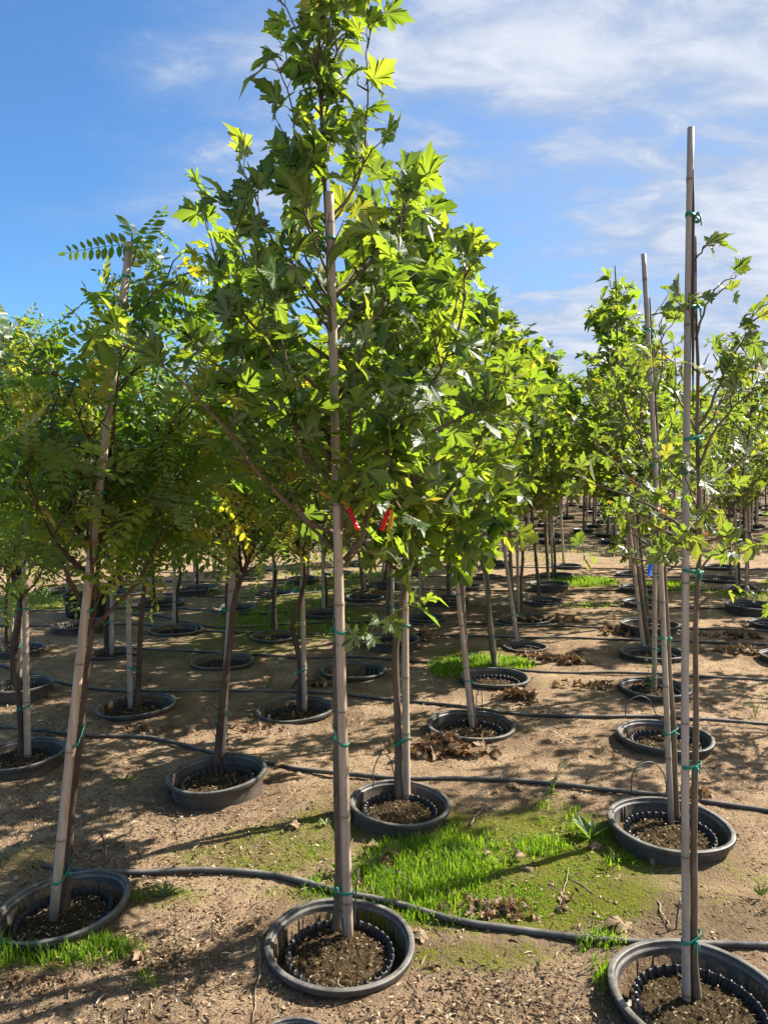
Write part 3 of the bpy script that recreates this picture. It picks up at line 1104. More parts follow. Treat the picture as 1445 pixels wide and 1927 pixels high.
def cane_mesh(P0, P1, r0, r1, seed, node=.30, crack=False):
    """a bamboo cane between two points, with swollen nodes"""
    rr = random.Random(seed)
    P0, P1 = np.asarray(P0, float), np.asarray(P1, float)
    L = np.linalg.norm(P1 - P0)
    bow = unit(np.cross(P1 - P0, (rr.random() - .5, rr.random() - .5, .1))) * rr.uniform(-.012, .012)
    zs, z = [], rr.uniform(.05, node)
    while z < L - .03:
        zs.append(z); z += node * rr.uniform(.85, 1.15)
    st = {0.0: (1, 1), L: (1, 1)}
    for z in zs:
        for dz, k, t in ((-.05, 1.0, 1), (-.012, 1.02, 1), (-.004, 1.11, .85), (.0, 1.08, .12), (.004, 1.12, .8), (.014, 1.02, 1), (.05, 1.0, 1)):
            if 0 < z + dz < L: st[z + dz] = (k, t)
    q = sorted(st)
    pts = [P0 + (P1 - P0) * (a / L) + bow * math.sin(math.pi * a / L) for a in q]
    rad = [(r0 + (r1 - r0) * a / L) * st[a][0] for a in q]
    tint = np.repeat([st[a][1] for a in q], 12)
    g = Geo()
    tube(g, pts, rad, 12, tint)
    if crack:      # a long split: a dark sliver sunk into the wall of the cane
        a0, a1 = L * .70, L * .955
        d = np.array((.72, -.72, 0))
        tube(g, [P0 + (P1 - P0) * (a / L) + d * (r0 + (r1 - r0) * a / L) * .93 for a in np.linspace(a0, a1, 8)], [.001, .003, .0045, .005, .005, .004, .003, .001], 6, 0.0)
    return g


def tie_geo(c, off, ra, rb, seed, w=.009):
    """tape looped round cane (at c, radius ra) and trunk (at c+off, radius rb), with knotted tails"""
    rr = random.Random(seed)
    off = np.array((off[0], off[1], 0.0))
    d = unit(off) if np.linalg.norm(off) > 1e-6 else np.array((1.0, 0, 0))
    n = np.array((-d[1], d[0], 0))
    ring = []
    for a in np.linspace(math.pi / 2, 3 * math.pi / 2, 9): ring.append(c + (ra + .0025) * (d * math.cos(a) + n * math.sin(a)))
    for a in np.linspace(-math.pi / 2, math.pi / 2, 9): ring.append(c + off + (rb + .0025) * (d * math.cos(a) + n * math.sin(a)))
    ring = np.array(ring)
    sl = rr.uniform(-.5, .5)
    ring[:, 2] += (ring - c) @ d * sl
    m = len(ring)
    g = Geo()
    o = (ring - (c + off / 2))
    o[:, 2] = 0
    o = np.array([unit(v) for v in o]) * .0022
    V = np.concatenate((ring + (0, 0, -w / 2), ring + (0, 0, w / 2), ring + o + (0, 0, w / 2), ring + o + (0, 0, -w / 2)))
    k = np.arange(m); k2 = (k + 1) % m
    F = [np.stack((a * m + k, a * m + k2, b * m + k2, b * m + k), 1) for a, b in ((0, 1), (1, 2), (2, 3), (3, 0))]
    g.add(V, np.concatenate(F))
    kp = c + off * .6 + n * -(max(ra, rb) + .004)
    if kp[1] > (c + off * .6 + n * (max(ra, rb) + .004))[1]: kp = c + off * .6 + n * (max(ra, rb) + .004)
    tube(g, [kp + (-.006, 0, 0), kp + (0, -.004, .003), kp + (.006, 0, 0)], [.003, .006, .003], 6)
    for sx in (-1, 1):
        tl = rr.uniform(.012, .045)
        tube(g, [kp, kp + (sx * .006, -.006, -.004), kp + (sx * .010, -.005, -tl)], [.003, .003, .0015], 4)
    return g


def soil_z(k):
    return site[k]['z'] - .082 * site[k]['s']


def foot(k, px, py):
    return gnd(px, py, soil_z(k))


def stake_px(k, x0, y0, x1, y1, r0, r1, mat, seed, ties, trunk, crack=False, node=.3, ytop=None):
    """a cane standing in pot k, through two places in the view; ties: list of heights"""
    A = foot(k, x0, y0)
    B = at(x1, y1, A[1] + (0 if ytop is None else ytop))
    e = empty('bamboo_stake', A, stake_label(k), 'plant stake', CANE_G)
    d = B - A
    cane_mesh(-d * .02, d, r0, r1, seed, node, crack).obj('cane', mat, e, True)
    for j, hz in enumerate(ties):
        c = d * (hz / d[2])
        t = trunk(hz + A[2]) - A
        off = t - c
        rr0 = r0 + (r1 - r0) * hz / d[2]
        tie_geo(c, off, rr0, .017 * max(.4, 1 - hz / 3.6), seed + j).obj('tie', M_TAPE, e)
    return e, A, d


def stake_label(k):
    return 'bamboo cane in the ' + site[k]['ph']


KIND = {'plane': 'broad-leaved plane sapling', 'locust': 'feathery-leaved sapling', 'maple': 'thin maple sapling'}


def tree_label(k):
    return KIND[site[k]['kind']] + ', in the ' + site[k]['ph']


TREE_G = 'young trees in the nursery rows'

# ------------------------------------------------------------------ P2: the big plane sapling in the middle
def tree_center():
    k = 'P2'
    A = foot(k, 633, 1757) + np.array((0, .012, 0))
    Y = A[1]
    e = empty('plane_tree', A, 'tall leafy plane sapling in the front centre pot, topmost leaves leaving the frame', 'tree', TREE_G)
    pts = [A - A] + [at(x, y, Y + .02) - A for x, y in ((638, 1650), (637, 1560), (633, 1300), (633, 1050), (628, 800), (620, 560), (614, 400), (606, 250), (600, 110), (604, 10), (610, -40))]
    T = Tree(101, T_HI, .100, .045, (0, .85), .0016, .95, .22, .03, .22)
    dp = densify(pts, 26)
    P = trunk_tube(T, dp, .0165, .0045, 3)
    tr = interp_path(P)
    T.zlow = 1.36 - A[2] * 0
    s = Y / FPX
    zz = lambda py: at(0, py, Y)[2] - A[2]
    ztab = [zz(y) for y in (1010, 940, 880, 800, 700, 600, 560, 480, 400, 330, 270, 180, 100, 0, -60)]
    Lt = [x * s for x in (60, 150, 240, 320, 345, 350, 300, 275, 245, 215, 110, 95, 110, 80, 30)]
    Rt = [x * s for x in (50, 130, 230, 300, 300, 305, 315, 280, 255, 205, 150, 95, 75, 60, 30)]

    def prof(z, az):
        c = math.cos(az)
        l, r = np.interp(z, ztab, Lt), np.interp(z, ztab, Rt)
        side = r if c > 0 else l
        dep = .78 * .5 * (l + r)
        return math.sqrt((side * c) ** 2 + (dep * math.sin(az)) ** 2) - .115
    T.clear = (lambda q: q[1] < .02 and abs(q[0] - np.interp(q[2], P[:, 2], P[:, 0])) < .06 and zz(760) < q[2] < zz(350))
    T.crown(tr, prof, zz(900), zz(330), 29, leaf_from=.32, step=.050, twig=.13, ntw=2)
    T.crown(tr, prof, zz(320), zz(-30), 17, leaf_from=.35, step=.06, twig=.07, ntw=1, k=.85)

    def limb(pix, dy, r0=.008, **kw):
        n = len(pix)
        pts = [at(x, y, Y + dy * i / (n - 1)) - A for i, (x, y) in enumerate(pix)]
        T.branch(pts, r0, .002, **kw)
    # limbs one can follow in the view
    limb([(630, 1005), (575, 985), (520, 940), (475, 890), (440, 845), (395, 800), (340, 740), (280, 690), (215, 640)], -.44, .0095, leaf_from=.50, step=.07, twig=.14, ntw=5, k=1.0, ends=1)
    limb([(628, 905), (590, 860), (560, 790), (535, 720), (515, 640), (490, 540), (470, 460), (440, 380)], -.12, .009, leaf_from=.4, step=.06, twig=.14, ntw=4)
    limb([(648, 1055), (690, 1000), (712, 940), (735, 860), (770, 790), (815, 710), (850, 640), (865, 550), (866, 480)], -.15, .0095, leaf_from=.42, step=.056, twig=.12, ntw=8)
    limb([(640, 960), (690, 900), (760, 850), (830, 810), (900, 760), (940, 700)], -.30, .008, leaf_from=.35, step=.056, twig=.16, ntw=5)
    limb([(630, 860), (600, 800), (540, 760), (450, 720), (370, 660), (350, 560)], .18, .007, leaf_from=.4, step=.065, twig=.13, ntw=3)
    limb([(625, 760), (560, 690), (470, 600), (420, 500), (395, 420), (388, 385)], .1, .007, leaf_from=.4, step=.056, twig=.09, ntw=5)
    limb([(628, 820), (690, 740), (770, 680), (850, 600), (870, 520)], .3, .007, leaf_from=.35, step=.056, twig=.16, ntw=4)
    limb([(622, 640), (690, 560), (735, 480), (770, 390), (765, 330)], -.05, .006, leaf_from=.35, step=.056, twig=.08, ntw=4)
    limb([(618, 520), (580, 420), (570, 300), (555, 190), (530, 120)], -.08, .005, leaf_from=.35, step=.056, twig=.10, ntw=4)
    limb([(614, 420), (680, 330), (695, 220), (700, 110), (700, 60)], .0, .005, leaf_from=.35, step=.056, twig=.10, ntw=4)
    limb([(605, 200), (590, 120), (545, 40), (520, -10)], -.05, .004, leaf_from=.3, step=.056, twig=.08, ntw=2)
    limb([(604, 160), (640, 90), (660, 20), (650, -40)], .02, .004, leaf_from=.3, step=.056, twig=.08, ntw=2)
    limb([(650, 1052), (668, 1040), (690, 1035), (720, 1030), (740, 1020)], -.10, .004, leaf_from=.55, step=.05, twig=.05, ntw=0, k=.85)
    limb([(648, 1222), (672, 1208), (700, 1192), (740, 1162), (790, 1140)], -.12, .0035, leaf_from=.2, step=.042, twig=.05, ntw=0, k=.80, ends=2)
    limb([(650, 1060), (700, 1000), (760, 975), (790, 985)], -.25, .004, leaf_from=.75, step=.06, twig=.05, ntw=0, k=.8)
    T.done(e, M_BARK, M_PLANE)
    stake_px(k, 656, 1768, 620, 362, .0178, .0145, M_BAMBOO, 21, (.17, .71, 1.10, 1.55, 2.42), lambda z: tr(z - A[2]) + A, node=.34)
    return T.count


# ------------------------------------------------------------------ P1: feathery sapling on a leaning cane, left front
def tree_left():
    k = 'P1'
    A = foot(k, 120, 1722) + np.array((.0, .015, 0))
    Y = A[1]
    e = empty('locust_tree', A, 'leaning sapling with feathery leaflets in the tilted pot at the left front', 'tree', TREE_G)
    pts = [A - A] + [at(x, y, Y + .03) - A for x, y in ((134, 1540), (151, 1395), (172, 1200), (192, 1000), (212, 800), (232, 620), (246, 500), (250, 440))]
    T = Tree(202, T_PIN, .25, .015, (.15, .95), .0013, .75, .15, .06, .30)
    P = trunk_tube(T, densify(pts, 22), .0145, .003, 5)
    tr = interp_path(P)
    T.zlow = 1.05
    s = Y / FPX
    zz = lambda py: at(0, py, Y)[2] - A[2]
    ztab = [zz(y) for y in (1080, 1020, 900, 780, 700, 640, 580, 500, 440)]
    rt = [x * s for x in (110, 190, 250, 250, 205, 120, 95, 80, 50)]

    def prof(z, az):
        return np.interp(z, ztab, rt) - .05
    S0, S1 = foot('P1', 101, 1735) - A, at(245, 456, foot('P1', 101, 1735)[1]) - A
    T.clear = (lambda q: q[1] < .03 and abs(q[0] - np.interp(q[2], (S0[2], S1[2]), (S0[0], S1[0]))) < .085 and q[2] < zz(640))
    T.crown(tr, prof, zz(955), zz(690), 24, leaf_from=.30, step=.055, twig=.18, ntw=3)
    T.crown(tr, prof, zz(640), zz(470), 7, leaf_from=.4, step=.08, twig=.1, ntw=0)

    def limb(pix, dy, r0=.007, **kw):
        n = len(pix)
        T.branch([at(x, y, Y + dy * i / (n - 1)) - A for i, (x, y) in enumerate(pix)], r0, .002, **kw)
    limb([(196, 900), (185, 850), (150, 780), (125, 720), (95, 670), (72, 635)], .1, .008, leaf_from=.35, step=.05, twig=.11, ntw=6)
    limb([(110, 700), (70, 690), (30, 660), (0, 640)], .1, .004, leaf_from=.3, step=.06, twig=.1, ntw=2)
    limb([(235, 640), (262, 590), (295, 560), (330, 540)], -.1, .004, leaf_from=.3, step=.06, twig=.1, ntw=2)
    limb([(232, 660), (275, 600), (310, 520)], .1, .004, leaf_from=.4, step=.06, twig=.1, ntw=2)
    limb([(248, 500), (255, 470), (262, 455)], -.03, .003, leaf_from=.3, step=.05, twig=.1, ntw=0)
    T.done(e, M_BARKD, M_LOCUST)
    stake_px(k, 101, 1735, 245, 456, .0172, .0120, M_BAMBOO, 22, (.16, .66, 1.14, 1.55, 2.3), lambda z: tr(z - A[2]) + A, node=.36)
    return T.count


# ------------------------------------------------------------------ P3: sparse maple beside the tall cane, right front
def tree_right():
    k = 'P3'
    A = foot(k, 1313, 1888) + np.array((.0, .008, 0))
    Y = A[1]
    e = empty('maple_tree', A, 'sparse maple sapling with long bare twigs in the bottom right corner pot', 'tree', TREE_G)
    pts = [A - A] + [at(x, y, Y) - A for x, y in ((1306, 1800), (1305, 1600), (1308, 1300), (1315, 1000), (1311, 800), (1313, 700), (1309, 600), (1309, 500), (1308, 445))]
    T = Tree(303, T_HI, .054, .03, (.1, .85), .0010, .8, .2, .02, .2)
    P = trunk_tube(T, densify(pts, 26), .0122, .0035, 8)
    tr = interp_path(P)

    def limb(pix, dy, r0=.005, k=1.0, **kw):
        n = len(pix)
        T.branch([at(x, y, Y + dy * i / (n - 1)) - A for i, (x, y) in enumerate(pix)], r0, .0014, k=k, **kw)
    q = dict(step=.045, twig=.06, ntw=1)
    limb([(1313, 800), (1338, 745), (1358, 690), (1385, 630), (1402, 598)], -.1, .005, leaf_from=.62, **q)
    limb([(1395, 612), (1420, 598), (1445, 585)], -.1, .003, leaf_from=.2, **q)
    limb([(1312, 880), (1340, 800), (1375, 750), (1420, 725), (1470, 712)], -.2, .005, leaf_from=.5, **q)
    limb([(1312, 830), (1335, 780), (1350, 745), (1380, 730)], .1, .004, leaf_from=.5, **q)
    limb([(1308, 1010), (1240, 960), (1185, 935), (1130, 905), (1100, 870)], .35, .005, leaf_from=.60, **q)
    limb([(1308, 1040), (1260, 1000), (1220, 980), (1175, 940)], -.2, .004, leaf_from=.45, **q)
    limb([(1308, 930), (1260, 880), (1235, 850)], .2, .004, leaf_from=.35, **q)
    limb([(1311, 930), (1355, 885), (1400, 850), (1470, 825)], .3, .004, leaf_from=.60, **q)
    limb([(1310, 1030), (1360, 1010), (1410, 998), (1480, 975)], -.1, .004, leaf_from=.62, **q)
    limb([(1310, 1085), (1340, 1055), (1370, 1040), (1400, 1035)], .15, .004, leaf_from=.55, **q)
    limb([(1311, 1150), (1340, 1118), (1380, 1100), (1440, 1090)], -.25, .004, leaf_from=.42, **q)
    limb([(1308, 1070), (1230, 1050), (1160, 1035), (1090, 1022)], .55, .004, leaf_from=.86, step=.03, twig=.03, ntw=0)
    limb([(1308, 810), (1275, 745), (1240, 700), (1215, 680)], .2, .004, leaf_from=.5, **q)
    limb([(1312, 720), (1325, 690), (1350, 655)], .0, .003, leaf_from=1.1, step=.05, twig=.03, ntw=0, ends=0)
    limb([(1308, 640), (1325, 570), (1345, 535), (1378, 520)], -.05, .004, leaf_from=.45, **q)
    limb([(1308, 610), (1292, 590), (1268, 585)], -.1, .003, leaf_from=.4, **q)
    limb([(1306, 490), (1320, 465), (1345, 458)], -.04, .003, leaf_from=.3, step=.05, twig=.05, ntw=1)
    limb([(1313, 740), (1345, 715), (1375, 705)], -.1, .003, leaf_from=.4, **q)
    limb([(1312, 700), (1285, 685), (1262, 690)], -.1, .003, leaf_from=.4, **q)
    limb([(1310, 950), (1300, 915), (1285, 880)], -.25, .003, leaf_from=.4, **q)
    limb([(1310, 1020), (1325, 960), (1372, 930)], -.25, .003, leaf_from=.4, **q)
    limb([(1310, 980), (1290, 1000), (1270, 1030)], -.25, .003, leaf_from=.4, **q)
    T.done(e, M_BARK, M_MAPLE)
    stake_px(k, 1291, 1888, 1299, 240, .0128, .0095, M_BAMBOO_G, 23, (.20, .74, 1.33, 1.72, 2.1, 2.36), lambda z: tr(z - A[2]) + A, crack=True, node=.42)
    return T.count


# ------------------------------------------------------------------ P4 and P10
def tree_right_second():
    k = 'P4'
    A = foot(k, 1275, 1547) + np.array((.0, .010, 0))
    Y = A[1]
    e = empty('maple_tree', A, 'maple sapling with bare lower twigs, in the second pot of the right-hand column', 'tree', TREE_G)
    pts = [A - A] + [at(x, y, Y) - A for x, y in ((1267, 1380), (1258, 1250), (1250, 1060), (1241, 900), (1232, 760), (1226, 640), (1222, 560))]
    T = Tree(404, T_HI, .060, .035, (.1, .8), .0012, .8, .2, .02, .2)
    P = trunk_tube(T, densify(pts, 22), .0130, .003, 9)
    tr = interp_path(P)

    def limb(pix, dy, r0=.0045, **kw):
        n = len(pix)
        T.branch([at(x, y, Y + dy * i / (n - 1)) - A for i, (x, y) in enumerate(pix)], r0, .0015, **kw)
    q = dict(step=.055, twig=.10, ntw=2)
    limb([(1238, 900), (1200, 820), (1165, 740), (1148, 670)], .1, leaf_from=.4, **q)
    limb([(1234, 850), (1180, 795), (1155, 760), (1120, 740)], -.2, leaf_from=.4, **q)
    limb([(1238, 880), (1262, 780), (1268, 680), (1265, 640)], -.1, leaf_from=.3, **q)
    limb([(1230, 760), (1246, 700), (1242, 605)], .0, leaf_from=1.1, step=.05, twig=.05, ntw=0, ends=0)
    limb([(1238, 940), (1170, 885), (1120, 830), (1085, 800)], .2, leaf_from=.45, **q)
    limb([(1234, 800), (1210, 730), (1200, 660)], .2, leaf_from=.4, **q)
    limb([(1228, 680), (1245, 630), (1265, 600)], -.1, leaf_from=.4, step=.06, twig=.1, ntw=1)
    limb([(1240, 950), (1280, 880), (1300, 800)], .2, leaf_from=.3, **q)
    limb([(1240, 970), (1200, 930), (1175, 900)], -.3, leaf_from=.3, **q)
    limb([(1246, 1040), (1215, 1010), (1180, 985), (1160, 960)], -.2, leaf_from=.35, **q)
    limb([(1242, 990), (1280, 960), (1290, 930)], -.2, leaf_from=.3, **q)
    limb([(1224, 600), (1232, 580), (1250, 560)], 0, .002, leaf_from=.3, step=.06, twig=.05, ntw=0)
    T.done(e, M_BARK, M_MAPLE)
    stake_px(k, 1262, 1552, 1210, 478, .0135, .0100, M_BAMBOO_G, 24, (.42, .85, 1.2, 1.62, 2.2), lambda z: tr(z - A[2]) + A, node=.36)
    # P10: tall slender plane behind
    k = 'P10'
    A = foot(k, 1222, 1226)
    Y = A[1]
    e = empty('plane_tree', A, 'slender tall plane sapling rising behind the right-hand canes, leaning left', 'tree', TREE_G)
    pts = [A - A] + [at(x, y, Y) - A for x, y in ((1203, 1100), (1185, 980), (1172, 850), (1162, 720), (1160, 610), (1157, 500))]
    T2 = Tree(405, T_MD, .120, .05, (0, .75), .002, .85, .1, .05, .3)
    P = trunk_tube(T2, densify(pts, 20), .024, .005, 10, knots=False)
    tr2 = interp_path(P)
    T2.zlow = 1.25
    s = Y / FPX
    zz = lambda py: at(0, py, Y)[2] - A[2]
    zt = [zz(y) for y in (940, 860, 760, 680, 620, 560, 500, 450)]
    rt = [x * s for x in (60, 120, 125, 105, 62, 52, 42, 20)]
    p10 = lambda z, a: max(.02, np.interp(z, zt, rt) - .13)
    T2.crown(tr2, p10, zz(930), zz(690), 28, leaf_from=.3, step=.065, twig=.14, ntw=3)
    T2.crown(tr2, p10, zz(680), zz(520), 13, leaf_from=.3, step=.07, twig=.05, ntw=1, k=.8)
    T2.done(e, M_BARK, M_PLANE)
    stake_px(k, 1212, 1228, 1150, 690, .018, .012, M_BAMBOO, 25, (.45, .9, 1.3), lambda z: tr2(z - A[2]) + A)


NC = tree_center()
NL = tree_left()
NR = tree_right()
tree_right_second()

# ------------------------------------------------------------------ the other saplings: a few grown kinds, copied
def variant(kind, seed):
    rr = random.Random(seed)
    H = rr.uniform(3.0, 3.5) if kind != 'locust' else rr.uniform(2.35, 2.7)
    pts = [(0, 0, 0)] + [(rr.gauss(0, .012) * i, rr.gauss(0, .012) * i, H * i / 8) for i in range(1, 9)]
    if kind == 'plane':
        T = Tree(seed, T_MD, .125, .05, (0, .9), .0018, .85, .1, .05, .3)
        P = trunk_tube(T, densify(pts, 24), .023, .005, seed)
        T.zlow = 1.25
        zt, rt = (1.35, 1.55, 1.9, 2.3, 2.8, H), (.25, .48, .62, .56, .36, .08)
        T.crown(interp_path(P), lambda z, a: np.interp(z, zt, rt) * (1 + .2 * math.sin(2 * a + seed)), 1.45, H, 36, leaf_from=.28, step=.07, twig=.2, ntw=4)
    elif kind == 'locust':
        T = Tree(seed, T_PIN_MD, .25, .015, (.05, .95), 0, .75, .12, .05, .35)
        P = trunk_tube(T, densify(pts, 22), .021, .004, seed)
        T.zlow = 1.05
        zt, rt = (1.2, 1.4, 1.7, 2.0, 2.3, H), (.25, .48, .54, .42, .22, .06)
        T.crown(interp_path(P), lambda z, a: np.interp(z, zt, rt) * (1 + .2 * math.sin(2 * a + seed)), 1.36, H, 26, leaf_from=.28, step=.065, twig=.20, ntw=4)
    else:
        T = Tree(seed, T_MD, .075, .04, (.05, .8), .0014, .8, .2, .07, .25)
        P = trunk_tube(T, densify(pts, 22), .020, .004, seed)
        T.zlow = 1.0
        zt, rt = (1.2, 1.5, 2.0, 2.4, 2.8, H), (.25, .45, .50, .38, .2, .05)
        T.crown(interp_path(P), lambda z, a: np.interp(z, zt, rt), 1.3, H, 26, leaf_from=.35, step=.06, twig=.18, ntw=4)
    return T.meshes(M_BARK if kind != 'locust' else M_BARKD, {'plane': M_PLANE, 'locust': M_LOCUST, 'maple': M_MAPLE}[kind])


VAR = {'plane': [variant('plane', 500 + i) for i in range(3)], 'locust': [variant('locust', 600 + i) for i in range(3)], 'maple': [variant('maple', 700 + i) for i in range(2)]}
TNAME = {'plane': 'plane_tree', 'locust': 'locust_tree', 'maple': 'maple_tree'}
# shared canes: with the trunk to the left (R), to the right (L), behind (S) or in front (T)
OFF = {'R': (-.042, .006), 'L': (.042, .006), 'S': (.020, .040), 'T': (-.016, -.040)}
CANES = {}
for sd, of in OFF.items():
    for v, (mat, ln) in enumerate(((M_BAMBOO, 2.05), (M_BAMBOO_G, 2.45))):
        cm = cane_mesh((0, 0, -.03), (0, 0, ln), .019, .013, 31 + v + ord(sd)).mesh('cane', mat, True)
        tm = [tie_geo(np.array((0, 0, z)), of, .018, .021, 40 + int(z * 10)).mesh('tie', M_TAPE) for z in (.30, .86, 1.36)]
        CANES[sd, v] = (cm, tm)

proto = {}
for i, (k, s) in enumerate(site.items()):
    if not s['tr']: continue
    x0, y0, x1, y1 = s['tr']
    B = foot(k, x0, y0)
    U = at(x1, y1, B[1])
    lean = math.atan2(U[0] - B[0], U[2] - B[2])
    lx = R(rnd.uniform(-1.5, 1.5))
    Q = Matrix.Rotation(lean, 3, 'Y') @ Matrix.Rotation(lx, 3, 'X')
    of = OFF[s['side']]
    if s['side'] in 'RL':          # the pixel marks the pair's middle
        S, T = B - np.array((of[0] / 2, 0, 0)), B + np.array((of[0] / 2, of[1], 0))
    elif s['side'] == 'S':         # the cane is what shows
        S, T = B, B + np.array((of[0], of[1], 0))
    else:                          # the trunk is what shows
        T, S = B, B - np.array((of[0], of[1], 0))
    tm = VAR[s['kind']][i % len(VAR[s['kind']])]
    e = empty(TNAME[s['kind']], T, tree_label(k), 'tree', TREE_G)
    spin = rnd.uniform(0, 6.28)
    e.rotation_euler = (Q @ Matrix.Rotation(spin, 3, 'Z')).to_euler()
    sc = rnd.uniform(.92, 1.06) * {'P5': .84, 'P7': .93, 'P9': .84, 'P19': .90, 'P20': .95}.get(k, 1)
    e.scale = (sc,) * 3
    link('trunk', tm[0], e)
    link('crown', tm[1], e)
    cm, ties = CANES[s['side'], i % 2]
    c = empty('bamboo_stake', S, stake_label(k), 'plant stake', CANE_G)
    c.rotation_euler = Q.to_euler()
    link('cane', cm, c)
    for t_ in ties: link('tie', t_, c)

for i, (x, y) in enumerate(((4.3, 6.2), (5.3, 8.0), (6.2, 9.6), (6.9, 11.0), (7.8, 12.6), (3.5, 5.0))):
    m = VAR['maple'][i % 2] if i in (0, 5) else VAR['plane'][i % 3]
    e = empty('maple_tree', (x, y, zg(x, y)), 'sapling of the row just outside the right edge of the view', 'tree', 'saplings outside the right edge')
    e.rotation_euler = (0, 0, i * 1.9)
    link('trunk', m[0], e); link('crown', m[1], e)

# ------------------------------------------------------------------ the far rows
def far_variant(kind, seed):
    rr = random.Random(seed)
    H = rr.uniform(3.2, 3.6)
    T = Tree(seed, T_FAR, .20 if kind == 'plane' else .15, .03, (0, .95), 0, .9, .1, .06, .3)
    P = densify([(0, 0, 0), (.01, 0, H * .5), (0, .02, H)], 6)
    tube(T.w, P, np.linspace(.030, .006, 6), 6, .5)
    T.zlow = 1.2
    zt, rt = (1.3, 1.6, 2.1, 2.6, H), (.25, .52, .66, .5, .08)
    T.crown(interp_path(P), lambda z, a: np.interp(z, zt, rt), 1.4, H, 20, leaf_from=.2, step=.12, twig=.25, ntw=2)
    return T.meshes(M_BARK, M_PLANE if kind == 'plane' else M_MAPLE)


FAR = [far_variant('plane', 800), far_variant('plane', 801), far_variant('maple', 802)]


def far_pot_mesh():
    g = Geo()
    lathe(g, [(.25, -.1), (.268, .07), (.285, .075), (.285, .10), (.262, .10), (.25, .03), (.0, .03)], 20)
    return g.mesh('nursery_pot', M_POT, True)


FARPOT = far_pot_mesh()
FARCANE = cane_mesh((0, 0, 0), (0, 0, 2.4), .022, .014, 77).mesh('bamboo_stake', M_BAMBOO, True)
fr = random.Random(77)
nfar = 0
y = 16.4
row = 0
while y < 37:
    x = -(.56 * y + .6) + fr.random()
    while x < .56 * y + .6:
        X, Yy = x + fr.uniform(-.15, .15), y + fr.uniform(-.25, .25)
        m = FAR[fr.randrange(3)]
        e = empty('young_tree', (X, Yy, zg(X, Yy) + .02), 'small far sapling standing in the rows beyond the dry strip', 'tree', 'far saplings beyond the dry strip')
        e.rotation_euler = (R(fr.uniform(-2, 2)), R(fr.uniform(-2.5, 2.5)), fr.random() * 6.28)
        sc = fr.uniform(.88, 1.08)
        e.scale = (sc,) * 3
        link('trunk', m[0], e); link('crown', m[1], e)
        tag(link('nursery_pot', FARPOT, None, (X, Yy, zg(X, Yy))), 'small black pot in the far rows beyond the dry strip', 'plant pot', 'far pots beyond the dry strip')
        o = tag(link('bamboo_stake', FARCANE, None, (X + .05, Yy - .03, zg(X, Yy))), 'thin pale cane in the far rows beyond the dry strip', 'plant stake', 'far canes beyond the dry strip')
        o.rotation_euler = (R(fr.uniform(-2, 2)), R(fr.uniform(-2.5, 2.5)), 0)
        nfar += 1
        x += 2.7 if x < -.12 * y else 1.5
    row += 1
    y += 1.65 + .03 * (y - 19)

# the plantation goes on: beyond that nobody could count the trees
def far_wood():
    g = Geo()
    rr = random.Random(5)
    y = 38.5
    while y < 120:
        x = -(.62 * y)
        while x < .62 * y:
            H = rr.uniform(2.9, 3.8)
            bx, by = x + rr.uniform(-.4, .4), y + rr.uniform(-.6, .6)
            tube(g, [(bx, by, 0), (bx, by, H * .7)], .03, 3, .3, False, 1)
            for _ in range(46):
                z = rr.uniform(1.3, H)
                w = np.interp(z, (1.3, 1.9, 2.5, H), (.35, .8, .6, .08))
                a = rr.random() * 6.28
                c = np.array((bx + w * math.cos(a) * rr.random(), by + w * math.sin(a) * rr.random(), z))
                put_leaf(g, rr.choice(T_FAR), c, rv(rr), rv(rr) + (0, 0, 1.2), rr.uniform(.28, .45), rr.uniform(0, .9))
            x += 2.3
        y += 6
    tag(g.obj('distant_plantation', [M_PLANE, M_BARK]), 'green mass of nursery trees along the horizon', 'trees', None, 'stuff')


far_wood()

